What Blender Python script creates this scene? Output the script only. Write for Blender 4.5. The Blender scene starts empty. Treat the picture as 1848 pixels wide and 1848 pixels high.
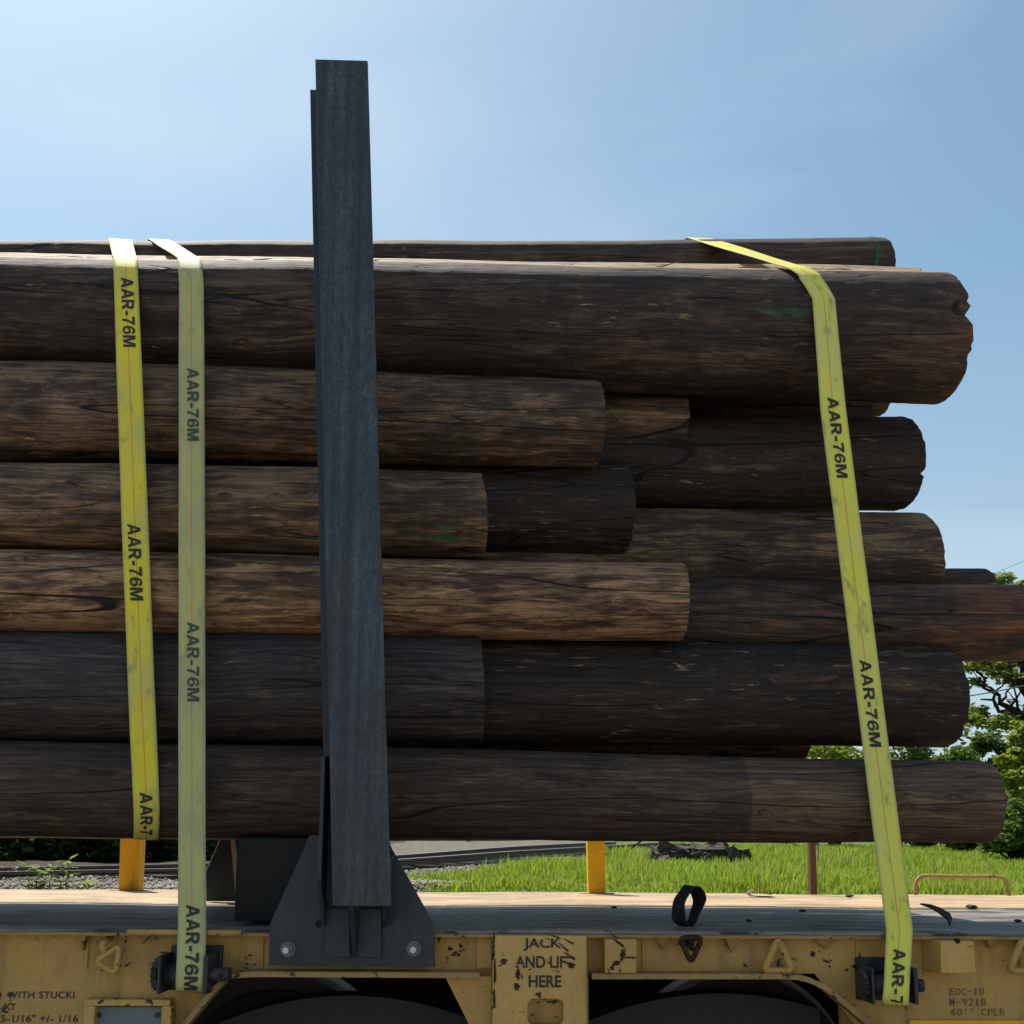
import bpy, bmesh, math, random
import numpy as np
from mathutils import Vector, Matrix
R = math.radians
random.seed(4); RNG = np.random.default_rng(7)
SC = bpy.context.scene
COL = SC.collection

# ------------------------------------------------------------------ camera
EYE = 1.68                     # eye height above the ground
FPX = 1750.0                   # focal length in photo pixels (photo is 1848 square)
PPY = 1312.0                   # row of the optical axis (the photo is a crop: lens shift)
YAW, PITCH, ROLL = R(1.5), R(7.0), R(0.4)
cam_d = bpy.data.cameras.new('camera'); cam = bpy.data.objects.new('camera', cam_d); COL.objects.link(cam)
cam_d.sensor_width = 36; cam_d.lens = FPX / 1848 * 36
cam_d.shift_y = (PPY - 924) / 1848
cam_d.clip_start = 0.05; cam_d.clip_end = 3000
CM = (Matrix.Rotation(-YAW, 4, 'Z') @ Matrix.Rotation(R(90) + PITCH, 4, 'X') @ Matrix.Rotation(ROLL, 4, 'Z'))
CM.translation = (0, 0, EYE)
cam.matrix_world = CM
SC.camera = cam

# ------------------------------------------------------------------ sky, sun, exposure
SUN_EL, SUN_AZ = R(62), R(-36)          # azimuth measured from +Y (away from the camera) to the right
world = bpy.data.worlds.new("World"); SC.world = world; world.use_nodes = True
wn = world.node_tree.nodes; wl = world.node_tree.links; wn.clear()
w_out = wn.new('ShaderNodeOutputWorld'); w_bg = wn.new('ShaderNodeBackground')
w_sky = wn.new('ShaderNodeTexSky'); w_sky.sky_type = 'NISHITA'; w_sky.sun_disc = False
w_sky.sun_elevation = SUN_EL; w_sky.sun_rotation = SUN_AZ
w_sky.air_density = 1.0; w_sky.dust_density = 1.0; w_sky.ozone_density = 1.0; w_sky.altitude = 50
w_tc = wn.new('ShaderNodeTexCoord')
w_map = wn.new('ShaderNodeMapping'); w_map.inputs['Scale'].default_value = (1.3, 1.3, 3.2); w_map.inputs['Rotation'].default_value = (0, 0.5, 0.3)
w_no = wn.new('ShaderNodeTexNoise'); w_no.inputs['Scale'].default_value = 1.5; w_no.inputs['Detail'].default_value = 7; w_no.inputs['Distortion'].default_value = 0.5; w_no.inputs['Roughness'].default_value = 0.45
w_rp = wn.new('ShaderNodeMapRange'); w_rp.inputs['From Min'].default_value = 0.46; w_rp.inputs['From Max'].default_value = 0.85; w_rp.inputs['To Max'].default_value = 0.6
w_mx = wn.new('ShaderNodeMix'); w_mx.data_type = 'RGBA'; w_mx.inputs['B'].default_value = (4.6, 5.2, 5.8, 1)
wl.new(w_tc.outputs['Generated'], w_map.inputs['Vector']); wl.new(w_map.outputs[0], w_no.inputs['Vector'])
wl.new(w_no.outputs['Fac'], w_rp.inputs['Value']); wl.new(w_rp.outputs[0], w_mx.inputs['Factor'])
w_tint = wn.new('ShaderNodeMix'); w_tint.data_type = 'RGBA'; w_tint.blend_type = 'MULTIPLY'; w_tint.inputs['Factor'].default_value = 1; w_tint.inputs['B'].default_value = (.86, .98, .88, 1)
w_sep = wn.new('ShaderNodeSeparateXYZ'); wl.new(w_tc.outputs['Generated'], w_sep.inputs[0])
w_hz = wn.new('ShaderNodeMapRange'); w_hz.inputs['From Min'].default_value = 0.0; w_hz.inputs['From Max'].default_value = .50; w_hz.inputs['To Min'].default_value = .92; w_hz.inputs['To Max'].default_value = 0; wl.new(w_sep.outputs[2], w_hz.inputs['Value'])
w_hm = wn.new('ShaderNodeMix'); w_hm.data_type = 'RGBA'; w_hm.inputs['B'].default_value = (3.0, 3.6, 4.0, 1)
wl.new(w_sky.outputs[0], w_tint.inputs['A']); wl.new(w_tint.outputs['Result'], w_hm.inputs['A']); wl.new(w_hz.outputs[0], w_hm.inputs['Factor'])
wl.new(w_hm.outputs['Result'], w_mx.inputs['A']); wl.new(w_mx.outputs['Result'], w_bg.inputs['Color'])
w_bg.inputs['Strength'].default_value = 0.092
wl.new(w_bg.outputs[0], w_out.inputs['Surface'])
SUN_DIR = Vector((math.sin(SUN_AZ) * math.cos(SUN_EL), math.cos(SUN_AZ) * math.cos(SUN_EL), math.sin(SUN_EL)))
sd = bpy.data.lights.new('sun', 'SUN'); sd.energy = 3.4; sd.angle = R(0.53); sd.color = (1, 0.95, 0.86)
sun = bpy.data.objects.new('sun', sd); COL.objects.link(sun)
sun.rotation_euler = (-SUN_DIR).to_track_quat('-Z', 'Y').to_euler(); sun.location = (0, 0, 30)
SC.view_settings.view_transform = 'Standard'; SC.view_settings.look = 'None'
SC.view_settings.exposure = 0.9; SC.view_settings.gamma = 1.0
SC.cycles.max_bounces = 6; SC.cycles.diffuse_bounces = 3; SC.cycles.transmission_bounces = 3; SC.cycles.transparent_max_bounces = 4
SC.cycles.sample_clamp_indirect = 6

# ------------------------------------------------------------------ pixel <-> world
CR = CM.to_3x3(); CO = Vector((0, 0, EYE))
def ray(px, py):
    return CR @ Vector(((px - 924) / FPX, -(py - PPY) / FPX, -1.0))
def pix(px, py, Y):
    d = ray(px, py); return CO + d * (Y / d.y)
def proj(p):
    q = CR.transposed() @ (Vector(p) - CO)
    return (924 + FPX * q.x / -q.z, PPY - FPX * q.y / -q.z)
def x_for(px, Y, z):
    x = (px - 870) / FPX * Y
    for _ in range(4):
        a = proj((x, Y, z))[0]; b = proj((x + .01, Y, z))[0]
        x += (px - a) / ((b - a) / .01)
    return x
def pixz(px, py, z):           # hit of the pixel ray with a horizontal plane
    d = ray(px, py); return CO + d * ((z - EYE) / d.z)

# ------------------------------------------------------------------ helpers
def link_obj(name, me, mat=None, parent=None):
    o = bpy.data.objects.new(name, me); COL.objects.link(o)
    if mat is not None:
        for m in (mat if isinstance(mat, (list, tuple)) else [mat]): me.materials.append(m)
    if parent is not None:
        o.parent = parent
        o.matrix_parent_inverse = Matrix.Translation(-parent.location) if parent.type != 'MESH' else parent.matrix_world.inverted()
    return o
def tag(o, label, cat=None, group=None, kind=None):
    if label: o['label'] = label
    if cat: o['category'] = cat
    if group: o['group'] = group
    if kind: o['kind'] = kind
    return o
def thing(name, loc, label, cat, group=None):
    o = bpy.data.objects.new(name, None); COL.objects.link(o); o.location = loc; o.empty_display_size = .1
    return tag(o, label, cat, group)
def mesh_from(verts, faces, smooth=False, uv=None):
    me = bpy.data.meshes.new('m'); me.from_pydata([tuple(v) for v in verts], [], faces); me.update()
    if smooth: me.polygons.foreach_set('use_smooth', [True] * len(me.polygons))
    return me
def np_mesh(V, F, smooth=False):
    """V (n,3), F (m,k) arrays"""
    V = np.asarray(V, np.float32); F = np.asarray(F, np.int32)
    me = bpy.data.meshes.new('m'); me.vertices.add(len(V)); me.vertices.foreach_set('co', V.ravel())
    k = F.shape[1]; me.loops.add(F.size); me.loops.foreach_set('vertex_index', F.ravel())
    me.polygons.add(len(F)); me.polygons.foreach_set('loop_start', np.arange(0, F.size, k, dtype=np.int32))
    me.polygons.foreach_set('loop_total', np.full(len(F), k, np.int32))
    if smooth: me.polygons.foreach_set('use_smooth', np.ones(len(F), bool))
    me.update(calc_edges=True); return me
def bm_mesh(bm, smooth=False):
    me = bpy.data.meshes.new('m'); bmesh.ops.recalc_face_normals(bm, faces=bm.faces); bm.to_mesh(me); bm.free()
    if smooth: me.polygons.foreach_set('use_smooth', [True] * len(me.polygons))
    return me
def bm_box(bm, lo, hi, bev=0.0):
    b2 = bmesh.new(); bmesh.ops.create_cube(b2, size=1)
    for v in b2.verts:
        v.co = Vector([(lo[i] + hi[i]) / 2 + v.co[i] * (hi[i] - lo[i]) for i in range(3)])
    if bev: bmesh.ops.bevel(b2, geom=b2.edges[:], offset=bev, segments=2, profile=.6, affect='EDGES')
    me = bpy.data.meshes.new('t'); b2.to_mesh(me); b2.free(); bm.from_mesh(me); bpy.data.meshes.remove(me)
def bm_prism(bm, pts, dy, bev=0.0):
    """pts: front outline as Vectors; extruded by dy along +Y"""
    b2 = bmesh.new(); f = b2.faces.new([b2.verts.new(p) for p in pts])
    r = bmesh.ops.extrude_face_region(b2, geom=[f])
    for v in [g for g in r['geom'] if isinstance(g, bmesh.types.BMVert)]: v.co.y += dy
    bmesh.ops.recalc_face_normals(b2, faces=b2.faces)
    if bev: bmesh.ops.bevel(b2, geom=b2.edges[:], offset=bev, segments=2, profile=.6, affect='EDGES')
    me = bpy.data.meshes.new('t'); b2.to_mesh(me); b2.free(); bm.from_mesh(me); bpy.data.meshes.remove(me)
def bm_cyl(bm, a, b, r0, r1=None, seg=20, cap=True):
    a, b = Vector(a), Vector(b); r1 = r0 if r1 is None else r1
    q = (b - a).to_track_quat('Z', 'Y'); ra, rb = [], []
    for i in range(seg):
        c, s = math.cos(2 * math.pi * i / seg), math.sin(2 * math.pi * i / seg)
        ra.append(bm.verts.new(a + q @ Vector((c * r0, s * r0, 0)))); rb.append(bm.verts.new(b + q @ Vector((c * r1, s * r1, 0))))
    for i in range(seg):
        j = (i + 1) % seg; bm.faces.new((ra[i], ra[j], rb[j], rb[i]))
    if cap: bm.faces.new(ra[::-1]); bm.faces.new(rb)
def bm_tube(bm, pts, r, seg=10, closed=False):
    pts = [Vector(p) for p in pts]; n = len(pts); rings = []
    up = Vector((0.13, 1, 0.21)).normalized()
    for i, p in enumerate(pts):
        if closed: t = pts[(i + 1) % n] - pts[i - 1]
        else: t = pts[min(i + 1, n - 1)] - pts[max(i - 1, 0)]
        t.normalize(); a = (up - t * up.dot(t)).normalized(); b = t.cross(a)
        rr = r[i] if isinstance(r, (list, tuple)) else r
        rings.append([bm.verts.new(p + (a * math.cos(2 * math.pi * k / seg) + b * math.sin(2 * math.pi * k / seg)) * rr) for k in range(seg)])
    m = n if closed else n - 1
    for i in range(m):
        A, B = rings[i], rings[(i + 1) % n]
        for k in range(seg):
            l = (k + 1) % seg; bm.faces.new((A[k], A[l], B[l], B[k]))
    if not closed: bm.faces.new(rings[0][::-1]); bm.faces.new(rings[-1])
def round_pts(pts, rad, n=5):
    """round the inner corners of an open polyline"""
    out = [Vector(pts[0])]
    for i in range(1, len(pts) - 1):
        p = Vector(pts[i]); a = (Vector(pts[i - 1]) - p); b = (Vector(pts[i + 1]) - p)
        ra = min(rad, a.length * .45); rb = min(rad, b.length * .45)
        A = p + a.normalized() * ra; B = p + b.normalized() * rb
        for k in range(n + 1):
            t = k / n; out.append(A * (1 - t) ** 2 + p * 2 * t * (1 - t) + B * t * t)
    out.append(Vector(pts[-1])); return out

# ------------------------------------------------------------------ materials
class NT:
    def __init__(s, name):
        s.m = bpy.data.materials.new(name); s.m.use_nodes = True; s.t = s.m.node_tree; s.t.nodes.clear()
        s.out = s.t.nodes.new('ShaderNodeOutputMaterial'); s.b = s.n('ShaderNodeBsdfPrincipled')
        s.t.links.new(s.b.outputs[0], s.out.inputs['Surface'])
    def n(s, typ, **kw):
        nd = s.t.nodes.new(typ)
        for k, v in kw.items(): setattr(nd, k, v)
        return nd
    def set(s, sock, v):
        if v is None: return
        if hasattr(v, 'is_linked') or isinstance(v, bpy.types.NodeSocket): s.t.links.new(v, sock)
        else:
            if isinstance(v, tuple) and len(v) == 3 and sock.type == 'RGBA': v = (*v, 1)
            sock.default_value = v
    def math(s, op, a, b=None, c=None, clamp=False):
        nd = s.n('ShaderNodeMath', operation=op); nd.use_clamp = clamp
        s.set(nd.inputs[0], a); s.set(nd.inputs[1], b); s.set(nd.inputs[2], c); return nd.outputs[0]
    def mix(s, f, a, b, blend='MIX'):
        nd = s.n('ShaderNodeMix', data_type='RGBA', blend_type=blend); nd.clamp_factor = True
        s.set(nd.inputs['Factor'], f); s.set(nd.inputs['A'], a); s.set(nd.inputs['B'], b); return nd.outputs['Result']
    def ramp(s, v, lo, hi, a=0.0, b=1.0):
        nd = s.n('ShaderNodeMapRange', interpolation_type='SMOOTHSTEP'); nd.clamp = True
        s.set(nd.inputs['Value'], v); nd.inputs['From Min'].default_value = lo; nd.inputs['From Max'].default_value = hi
        nd.inputs['To Min'].default_value = a; nd.inputs['To Max'].default_value = b; return nd.outputs[0]
    def noise(s, vec, scale=1.0, detail=4, rough=.55, dist=0.0, dims='3D', col=False):
        nd = s.n('ShaderNodeTexNoise', noise_dimensions=dims); s.set(nd.inputs['Vector'], vec)
        nd.inputs['Scale'].default_value = scale; nd.inputs['Detail'].default_value = detail
        nd.inputs['Roughness'].default_value = rough; nd.inputs['Distortion'].default_value = dist
        return nd.outputs['Color' if col else 'Fac']
    def mapv(s, vec, sc=(1, 1, 1), loc=(0, 0, 0)):
        nd = s.n('ShaderNodeMapping'); s.set(nd.inputs['Vector'], vec)
        nd.inputs['Scale'].default_value = sc; nd.inputs['Location'].default_value = loc; return nd.outputs[0]
    def comb(s, x, y, z=0.0):
        nd = s.n('ShaderNodeCombineXYZ'); s.set(nd.inputs[0], x); s.set(nd.inputs[1], y); s.set(nd.inputs[2], z); return nd.outputs[0]
    def sep(s, v):
        nd = s.n('ShaderNodeSeparateXYZ'); s.set(nd.inputs[0], v); return nd.outputs
    def uv(s): return s.n('ShaderNodeUVMap').outputs[0]
    def pos(s): return s.n('ShaderNodeNewGeometry').outputs['Position']
    def objc(s): return s.n('ShaderNodeTexCoord').outputs['Object']
    def rnd(s): return s.n('ShaderNodeObjectInfo').outputs['Random']
    def bump(s, h, dist=.005, strength=1.0, prev=None):
        nd = s.n('ShaderNodeBump'); nd.inputs['Distance'].default_value = dist; nd.inputs['Strength'].default_value = strength
        s.set(nd.inputs['Height'], h); s.set(nd.inputs['Normal'], prev); return nd.outputs[0]
    def done(s, col=None, rough=None, nrm=None, metal=None, spec=None):
        s.set(s.b.inputs['Base Color'], col); s.set(s.b.inputs['Roughness'], rough); s.set(s.b.inputs['Normal'], nrm)
        s.set(s.b.inputs['Metallic'], metal); s.set(s.b.inputs['Specular IOR Level'], spec); return s.m

def wood_mat(name, dark, mid, tan, patch=.5, chips=.5, red=0.0, seed=0.0, marks=(), grey=None, worn=None, soft=1.0, join=None):
    t = NT(name); uv = t.uv(); off = t.math('MULTIPLY', t.rnd(), 57.0)
    u, v, _ = t.sep(uv); u = t.math('ADD', u, off); v = t.math('ADD', v, t.math('MULTIPLY', off, .37))
    # knots
    kv = t.comb(t.math('MULTIPLY', u, 1.1), t.math('MULTIPLY', v, 2.6), seed)
    vo = t.n('ShaderNodeTexVoronoi', voronoi_dimensions='2D', feature='F1'); t.set(vo.inputs['Vector'], kv); vo.inputs['Randomness'].default_value = 1
    kd = vo.outputs['Distance']
    # grain warp
    wz = t.noise(t.comb(t.math('MULTIPLY', u, 1.3), t.math('MULTIPLY', v, 4.0), seed), 1, 3)
    wf = t.noise(t.comb(t.math('MULTIPLY', u, 7.0), t.math('MULTIPLY', v, 14.0), seed), 1, 3)
    vw = t.math('ADD', v, t.math('MULTIPLY', t.math('SUBTRACT', wz, .5), .09))
    vw = t.math('ADD', vw, t.math('MULTIPLY', t.math('SUBTRACT', wf, .5), .010))
    ksel = t.ramp(t.sep(vo.outputs['Color'])[0], .80, .82)
    vw = t.math('ADD', vw, t.math('MULTIPLY', t.math('MULTIPLY', t.ramp(kd, 0.0, .3, 1, 0), ksel), .022))
    g1 = t.noise(t.comb(t.math('MULTIPLY', u, 1.7), t.math('MULTIPLY', vw, 75), seed), 1, 6, .62)
    g2 = t.noise(t.comb(t.math('MULTIPLY', u, 6.0), t.math('MULTIPLY', vw, 150), seed), 1, 4, .7)
    # patches of worn treatment
    p1 = t.noise(t.comb(t.math('MULTIPLY', u, 1.5), t.math('MULTIPLY', vw, 8.0), seed + 3), 1, 7, .62)
    p2 = t.noise(t.comb(t.math('MULTIPLY', u, 5.5), t.math('MULTIPLY', vw, 26), seed + 5), 1, 6, .68)
    big = t.noise(t.comb(t.math('MULTIPLY', u, .55), t.math('MULTIPLY', v, 2.2), seed + 8), 1, 3)
    f = t.math('ADD', t.math('MULTIPLY', p1, .40), t.math('MULTIPLY', p2, .50)); f = t.math('ADD', f, t.math('MULTIPLY', big, .20))
    c0 = .548 - (patch - .5) * .3
    f1 = t.ramp(f, c0 - .045, c0 + .012)
    f2 = t.ramp(f, c0 + .016, c0 + .050)
    col = t.mix(f1, dark, mid); col = t.mix(t.math('MULTIPLY', f2, .85 * soft), col, tan)
    # sharp edged flakes (bark scars, surface coat broken away)
    ch = t.noise(t.comb(t.math('MULTIPLY', u, 8.0), t.math('MULTIPLY', vw, 48), seed + 11), 1, 4, .6)
    cm = t.noise(t.comb(t.math('MULTIPLY', u, 1.1), t.math('MULTIPLY', v, 5), seed + 13), 1, 2)
    chm = t.math('MULTIPLY', t.ramp(ch, .66 - .05 * chips, .69 - .05 * chips), t.ramp(cm, .60 - .12 * chips, .66 - .12 * chips))
    col = t.mix(t.math('MULTIPLY', chm, .8), col, tuple(min(1, c * 1.7) for c in tan))
    # tar-like dark blots
    dn = t.noise(t.comb(t.math('MULTIPLY', u, 2.8), t.math('MULTIPLY', v, 9), seed + 17), 1, 6, .6)
    col = t.mix(t.ramp(dn, .60, .64, 0, .7), col, tuple(c * .55 for c in dark))
    if red:
        rn = t.noise(t.comb(t.math('MULTIPLY', u, 2.2), t.math('MULTIPLY', v, 7), seed + 19), 1, 5)
        sx = t.ramp(t.sep(uv)[0], red, red + .25)
        col = t.mix(t.math('MULTIPLY', t.ramp(rn, .42, .60, 0, .85), sx), col, (.20, .075, .03))
    for (gx, gy, ru, rv, gc) in marks:      # sprayed or rubbed paint marks
        gu = t.math('SUBTRACT', t.sep(uv)[0], gx); gv = t.math('SUBTRACT', t.sep(uv)[1], gy)
        gd = t.math('ADD', t.math('POWER', t.math('DIVIDE', gu, ru), 2), t.math('POWER', t.math('DIVIDE', gv, rv), 2))
        gn = t.noise(t.comb(t.math('MULTIPLY', u, 9), t.math('MULTIPLY', v, 30), gx), 1, 5)
        gm = t.math('MULTIPLY', t.ramp(gd, .25, 1.0, 1, 0), t.ramp(gn, .38, .60))
        col = t.mix(t.math('MULTIPLY', gm, .6), col, gc)
    if join is not None:                    # treated length ends here: browner wood beyond
        jn = t.noise(t.comb(t.math('MULTIPLY', v, 9), 0.0, seed), 1, 3)
        jx = t.math('ADD', t.sep(uv)[0], t.math('MULTIPLY', t.math('SUBTRACT', jn, .5), .05))
        col = t.mix(t.ramp(jx, join, join + .012), t.mix(.6, col, dark), t.mix(.55, col, t.mix(g1, mid, tan)))
    if worn:   # sunlit band along the pole top, painted as pale raw wood
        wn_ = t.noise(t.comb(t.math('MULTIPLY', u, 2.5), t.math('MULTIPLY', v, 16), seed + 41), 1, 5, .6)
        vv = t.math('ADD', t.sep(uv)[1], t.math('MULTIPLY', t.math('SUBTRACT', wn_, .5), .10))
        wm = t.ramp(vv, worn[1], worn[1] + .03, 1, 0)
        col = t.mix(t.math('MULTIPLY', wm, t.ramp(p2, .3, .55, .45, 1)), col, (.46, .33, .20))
    # fine fibre tone
    col = t.mix(.9, col, t.mix(t.ramp(g1, .28, .72), (.48, .48, .49), (1.42, 1.40, 1.38)), 'MULTIPLY')
    col = t.mix(.8, col, t.mix(t.ramp(g2, .3, .7), (.5, .5, .5), (1.5, 1.5, 1.5)), 'MULTIPLY')
    # growth-ring cathedrals
    cth = t.math('SINE', t.math('MULTIPLY', t.noise(t.comb(t.math('MULTIPLY', u, .9), t.math('MULTIPLY', vw, 6), seed + 23), 1, 2), 150))
    col = t.mix(t.ramp(cth, .45, 1, 0, .32), col, tuple(c * .5 for c in dark))
    # knots
    kr = t.math('SINE', t.math('MULTIPLY', kd, 170))
    sel = ksel
    km = t.math('MULTIPLY', t.ramp(kd, .05, .1, 1, 0), sel)
    col = t.mix(t.math('MULTIPLY', km, t.ramp(kr, -1, 1, .2, .8)), col, tuple(c * .4 for c in dark))
    # small bolt and climbing-spur holes
    hv = t.n('ShaderNodeTexVoronoi', voronoi_dimensions='2D', feature='F1'); t.set(hv.inputs['Vector'], t.comb(t.math('MULTIPLY', u, 3.2), t.math('MULTIPLY', v, 4.4), seed)); hv.inputs['Randomness'].default_value = 1
    hm = t.math('MULTIPLY', t.ramp(hv.outputs['Distance'], .018, .030, 1, 0), t.ramp(t.sep(hv.outputs['Color'])[1], .55, .57))
    col = t.mix(t.math('MULTIPLY', hm, .9), col, (.006, .005, .005))
    # drying checks
    cn = t.noise(t.comb(t.math('MULTIPLY', u, .34), t.math('MULTIPLY', t.math('ADD', v, t.math('MULTIPLY', wf, .006)), 4.6), seed + 29), 1, 1.2, .4)
    cmsk = t.noise(t.comb(t.math('MULTIPLY', u, .8), t.math('MULTIPLY', v, 1.2), seed + 31), 1, 2)
    cd = t.math('ABSOLUTE', t.math('SUBTRACT', cn, .52))
    ck = t.math('MULTIPLY', t.ramp(cd, .0015, .0042, 1, 0), t.ramp(cmsk, .44, .50))
    cn2 = t.noise(t.comb(t.math('MULTIPLY', u, .9), t.math('MULTIPLY', v, 17), seed + 37), 1, 1.5, .4)
    ck2 = t.math('MULTIPLY', t.ramp(t.math('ABSOLUTE', t.math('SUBTRACT', cn2, .5)), .002, .010, 1, 0), t.ramp(t.noise(t.comb(t.math('MULTIPLY', u, 2), t.math('MULTIPLY', v, 6), seed + 39), 1, 2), .49, .56))
    crk = t.math('MAXIMUM', ck, t.math('MULTIPLY', ck2, .7))
    col = t.mix(crk, col, (.006, .005, .005))
    h = t.math('ADD', t.math('MULTIPLY', g1, .5), t.math('MULTIPLY', g2, .25))
    h = t.math('ADD', h, t.math('MULTIPLY', f1, .12)); h = t.math('SUBTRACT', h, t.math('MULTIPLY', crk, 1.6)); h = t.math('ADD', h, t.math('MULTIPLY', chm, .3))
    nb = t.bump(h, .006, .85)
    return t.done(col, t.math('ADD', .62, t.math('MULTIPLY', g1, .25)), nb, spec=.35)

def end_mat():
    t = NT('pole_end_grain'); x, y, _ = t.sep(t.uv())
    r = t.math('SQRT', t.math('ADD', t.math('MULTIPLY', x, x), t.math('MULTIPLY', y, y)))
    n = t.noise(t.comb(x, y, t.rnd()), 14, 4)
    rg = t.math('SINE', t.math('MULTIPLY', t.math('ADD', r, t.math('MULTIPLY', n, .02)), 520))
    ang = t.math('ARCTAN2', y, x)
    cr = t.noise(t.comb(t.math('MULTIPLY', ang, 5), t.math('MULTIPLY', r, 3), t.rnd()), 1, 2)
    col = t.mix(t.ramp(rg, -1, 1), (.05, .032, .02), (.12, .08, .045)); col = t.mix(t.ramp(n, .45, .7), col, (.03, .022, .018))
    col = t.mix(t.ramp(t.math('ABSOLUTE', t.math('SUBTRACT', cr, .5)), .0, .02, 1, 0), col, (.006, .005, .005))
    return t.done(col, .8, t.bump(rg, .003, .5))

def steel_mat(name, base=(.030, .036, .044), lite=(.085, .098, .108), rust=.25, rough=.5):
    t = NT(name); p = t.pos(); x, y, z = t.sep(p)
    st = t.noise(t.comb(t.math('MULTIPLY', x, 30), t.math('MULTIPLY', y, 30), t.math('MULTIPLY', z, .6)), 1, 5, .6)
    st2 = t.noise(t.comb(t.math('MULTIPLY', x, 150), t.math('MULTIPLY', y, 150), t.math('MULTIPLY', z, 24)), 1, 4, .65)
    sp = t.noise(p, 48, 6, .75); cl = t.noise(p, 6, 4)
    f = t.math('ADD', t.math('MULTIPLY', st, .38), t.math('ADD', t.math('MULTIPLY', st2, .22), t.math('MULTIPLY', sp, .40)))
    col = t.mix(t.ramp(f, .44, .64), base, lite); col = t.mix(t.ramp(cl, .3, .75, 0, .5), col, tuple(c * .6 for c in base))
    pit = t.noise(p, 120, 2); col = t.mix(t.ramp(pit, .66, .72, 0, .6), col, (.012, .012, .014))
    rn = t.noise(t.comb(t.math('MULTIPLY', x, 9), t.math('MULTIPLY', y, 9), t.math('MULTIPLY', z, 2)), 1, 6, .65)
    col = t.mix(t.math('MULTIPLY', t.ramp(rn, .52, .72), rust), col, (.085, .04, .022))
    h = t.math('ADD', t.math('MULTIPLY', sp, .6), t.math('MULTIPLY', st2, .5))
    return t.done(col, t.math('ADD', rough - .08, t.math('MULTIPLY', f, .2)), t.bump(h, .0012, .6), metal=.0, spec=.5)

def paint_mat(name, base, wear=.5, dirt=.5, rust_c=(.035, .018, .012), scale=1.0):
    t = NT(name); p = t.pos(); x, y, z = t.sep(p)
    n1 = t.noise(p, 3.0, 5); n2 = t.noise(p, 38 * scale, 6, .7)
    col = t.mix(t.ramp(n1, .3, .7), tuple(c * .84 for c in base), base)
    col = t.mix(t.ramp(n2, .4, .75, 0, .35), col, tuple(c * .62 for c in base))
    # vertical run-down grime
    dr = t.noise(t.comb(t.math('MULTIPLY', x, 14), t.math('MULTIPLY', y, 14), t.math('MULTIPLY', z, 1.2)), 1, 5, .6)
    col = t.mix(t.ramp(dr, .5, .78, 0, .6 * dirt), col, (.06, .042, .028))
    # rust bleed stains
    rs = t.noise(t.comb(t.math('MULTIPLY', x, 4), t.math('MULTIPLY', y, 4), t.math('MULTIPLY', z, 2.2)), 1, 6, .7)
    col = t.mix(t.ramp(rs, .54, .74, 0, .85 * wear), col, (.17, .075, .03))
    # chips to bare rust
    c1 = t.noise(t.comb(t.math('MULTIPLY', x, 24 * scale), t.math('MULTIPLY', y, 24), t.math('MULTIPLY', z, 34 * scale)), 1, 5, .62)
    c2 = t.noise(p, 4.2, 2)
    cm = t.math('MULTIPLY', t.ramp(c1, .67 - .09 * wear, .69 - .09 * wear), t.ramp(c2, .52 - .1 * wear, .58 - .1 * wear))
    col = t.mix(cm, col, t.mix(n2, rust_c, tuple(c * 2 for c in rust_c)))
    h = t.math('SUBTRACT', t.math('MULTIPLY', n2, .3), t.math('MULTIPLY', cm, .8))
    return t.done(col, t.math('ADD', .5, t.math('MULTIPLY', n2, .25)), t.bump(h, .002, .5), spec=.4)

def deck_mat(name, base, top, streak=.5):
    t = NT(name); p = t.pos(); x, y, z = t.sep(p)
    n = t.noise(t.comb(t.math('MULTIPLY', x, 1.6), t.math('MULTIPLY', y, 9), z), 1, 7, .65)
    n2 = t.noise(t.comb(t.math('MULTIPLY', x, 2.6), t.math('MULTIPLY', y, 11), z), 1, 6, .68)
    n3 = t.noise(p, 60, 4, .7); n4 = t.noise(t.comb(t.math('MULTIPLY', x, 3.2), t.math('MULTIPLY', y, 14), 4.0), 1, 4)
    col = t.mix(t.ramp(n, .38, .64), base, top)
    col = t.mix(t.ramp(n2, .515, .545, 0, .95 * streak), col, (.018, .016, .016))
    col = t.mix(t.ramp(n4, .66, .7, 0, streak * .8), col, (.12, .07, .045))
    col = t.mix(t.ramp(n3, .4, .75, 0, .4), col, tuple(c * .6 for c in base))
    h = t.math('ADD', t.math('MULTIPLY', n, .8), t.math('ADD', t.math('MULTIPLY', n3, .15), t.math('MULTIPLY', n2, .4)))
    return t.done(col, t.math('ADD', .45, t.math('MULTIPLY', n3, .35)), t.bump(h, .006, .6), spec=.45)

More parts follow.
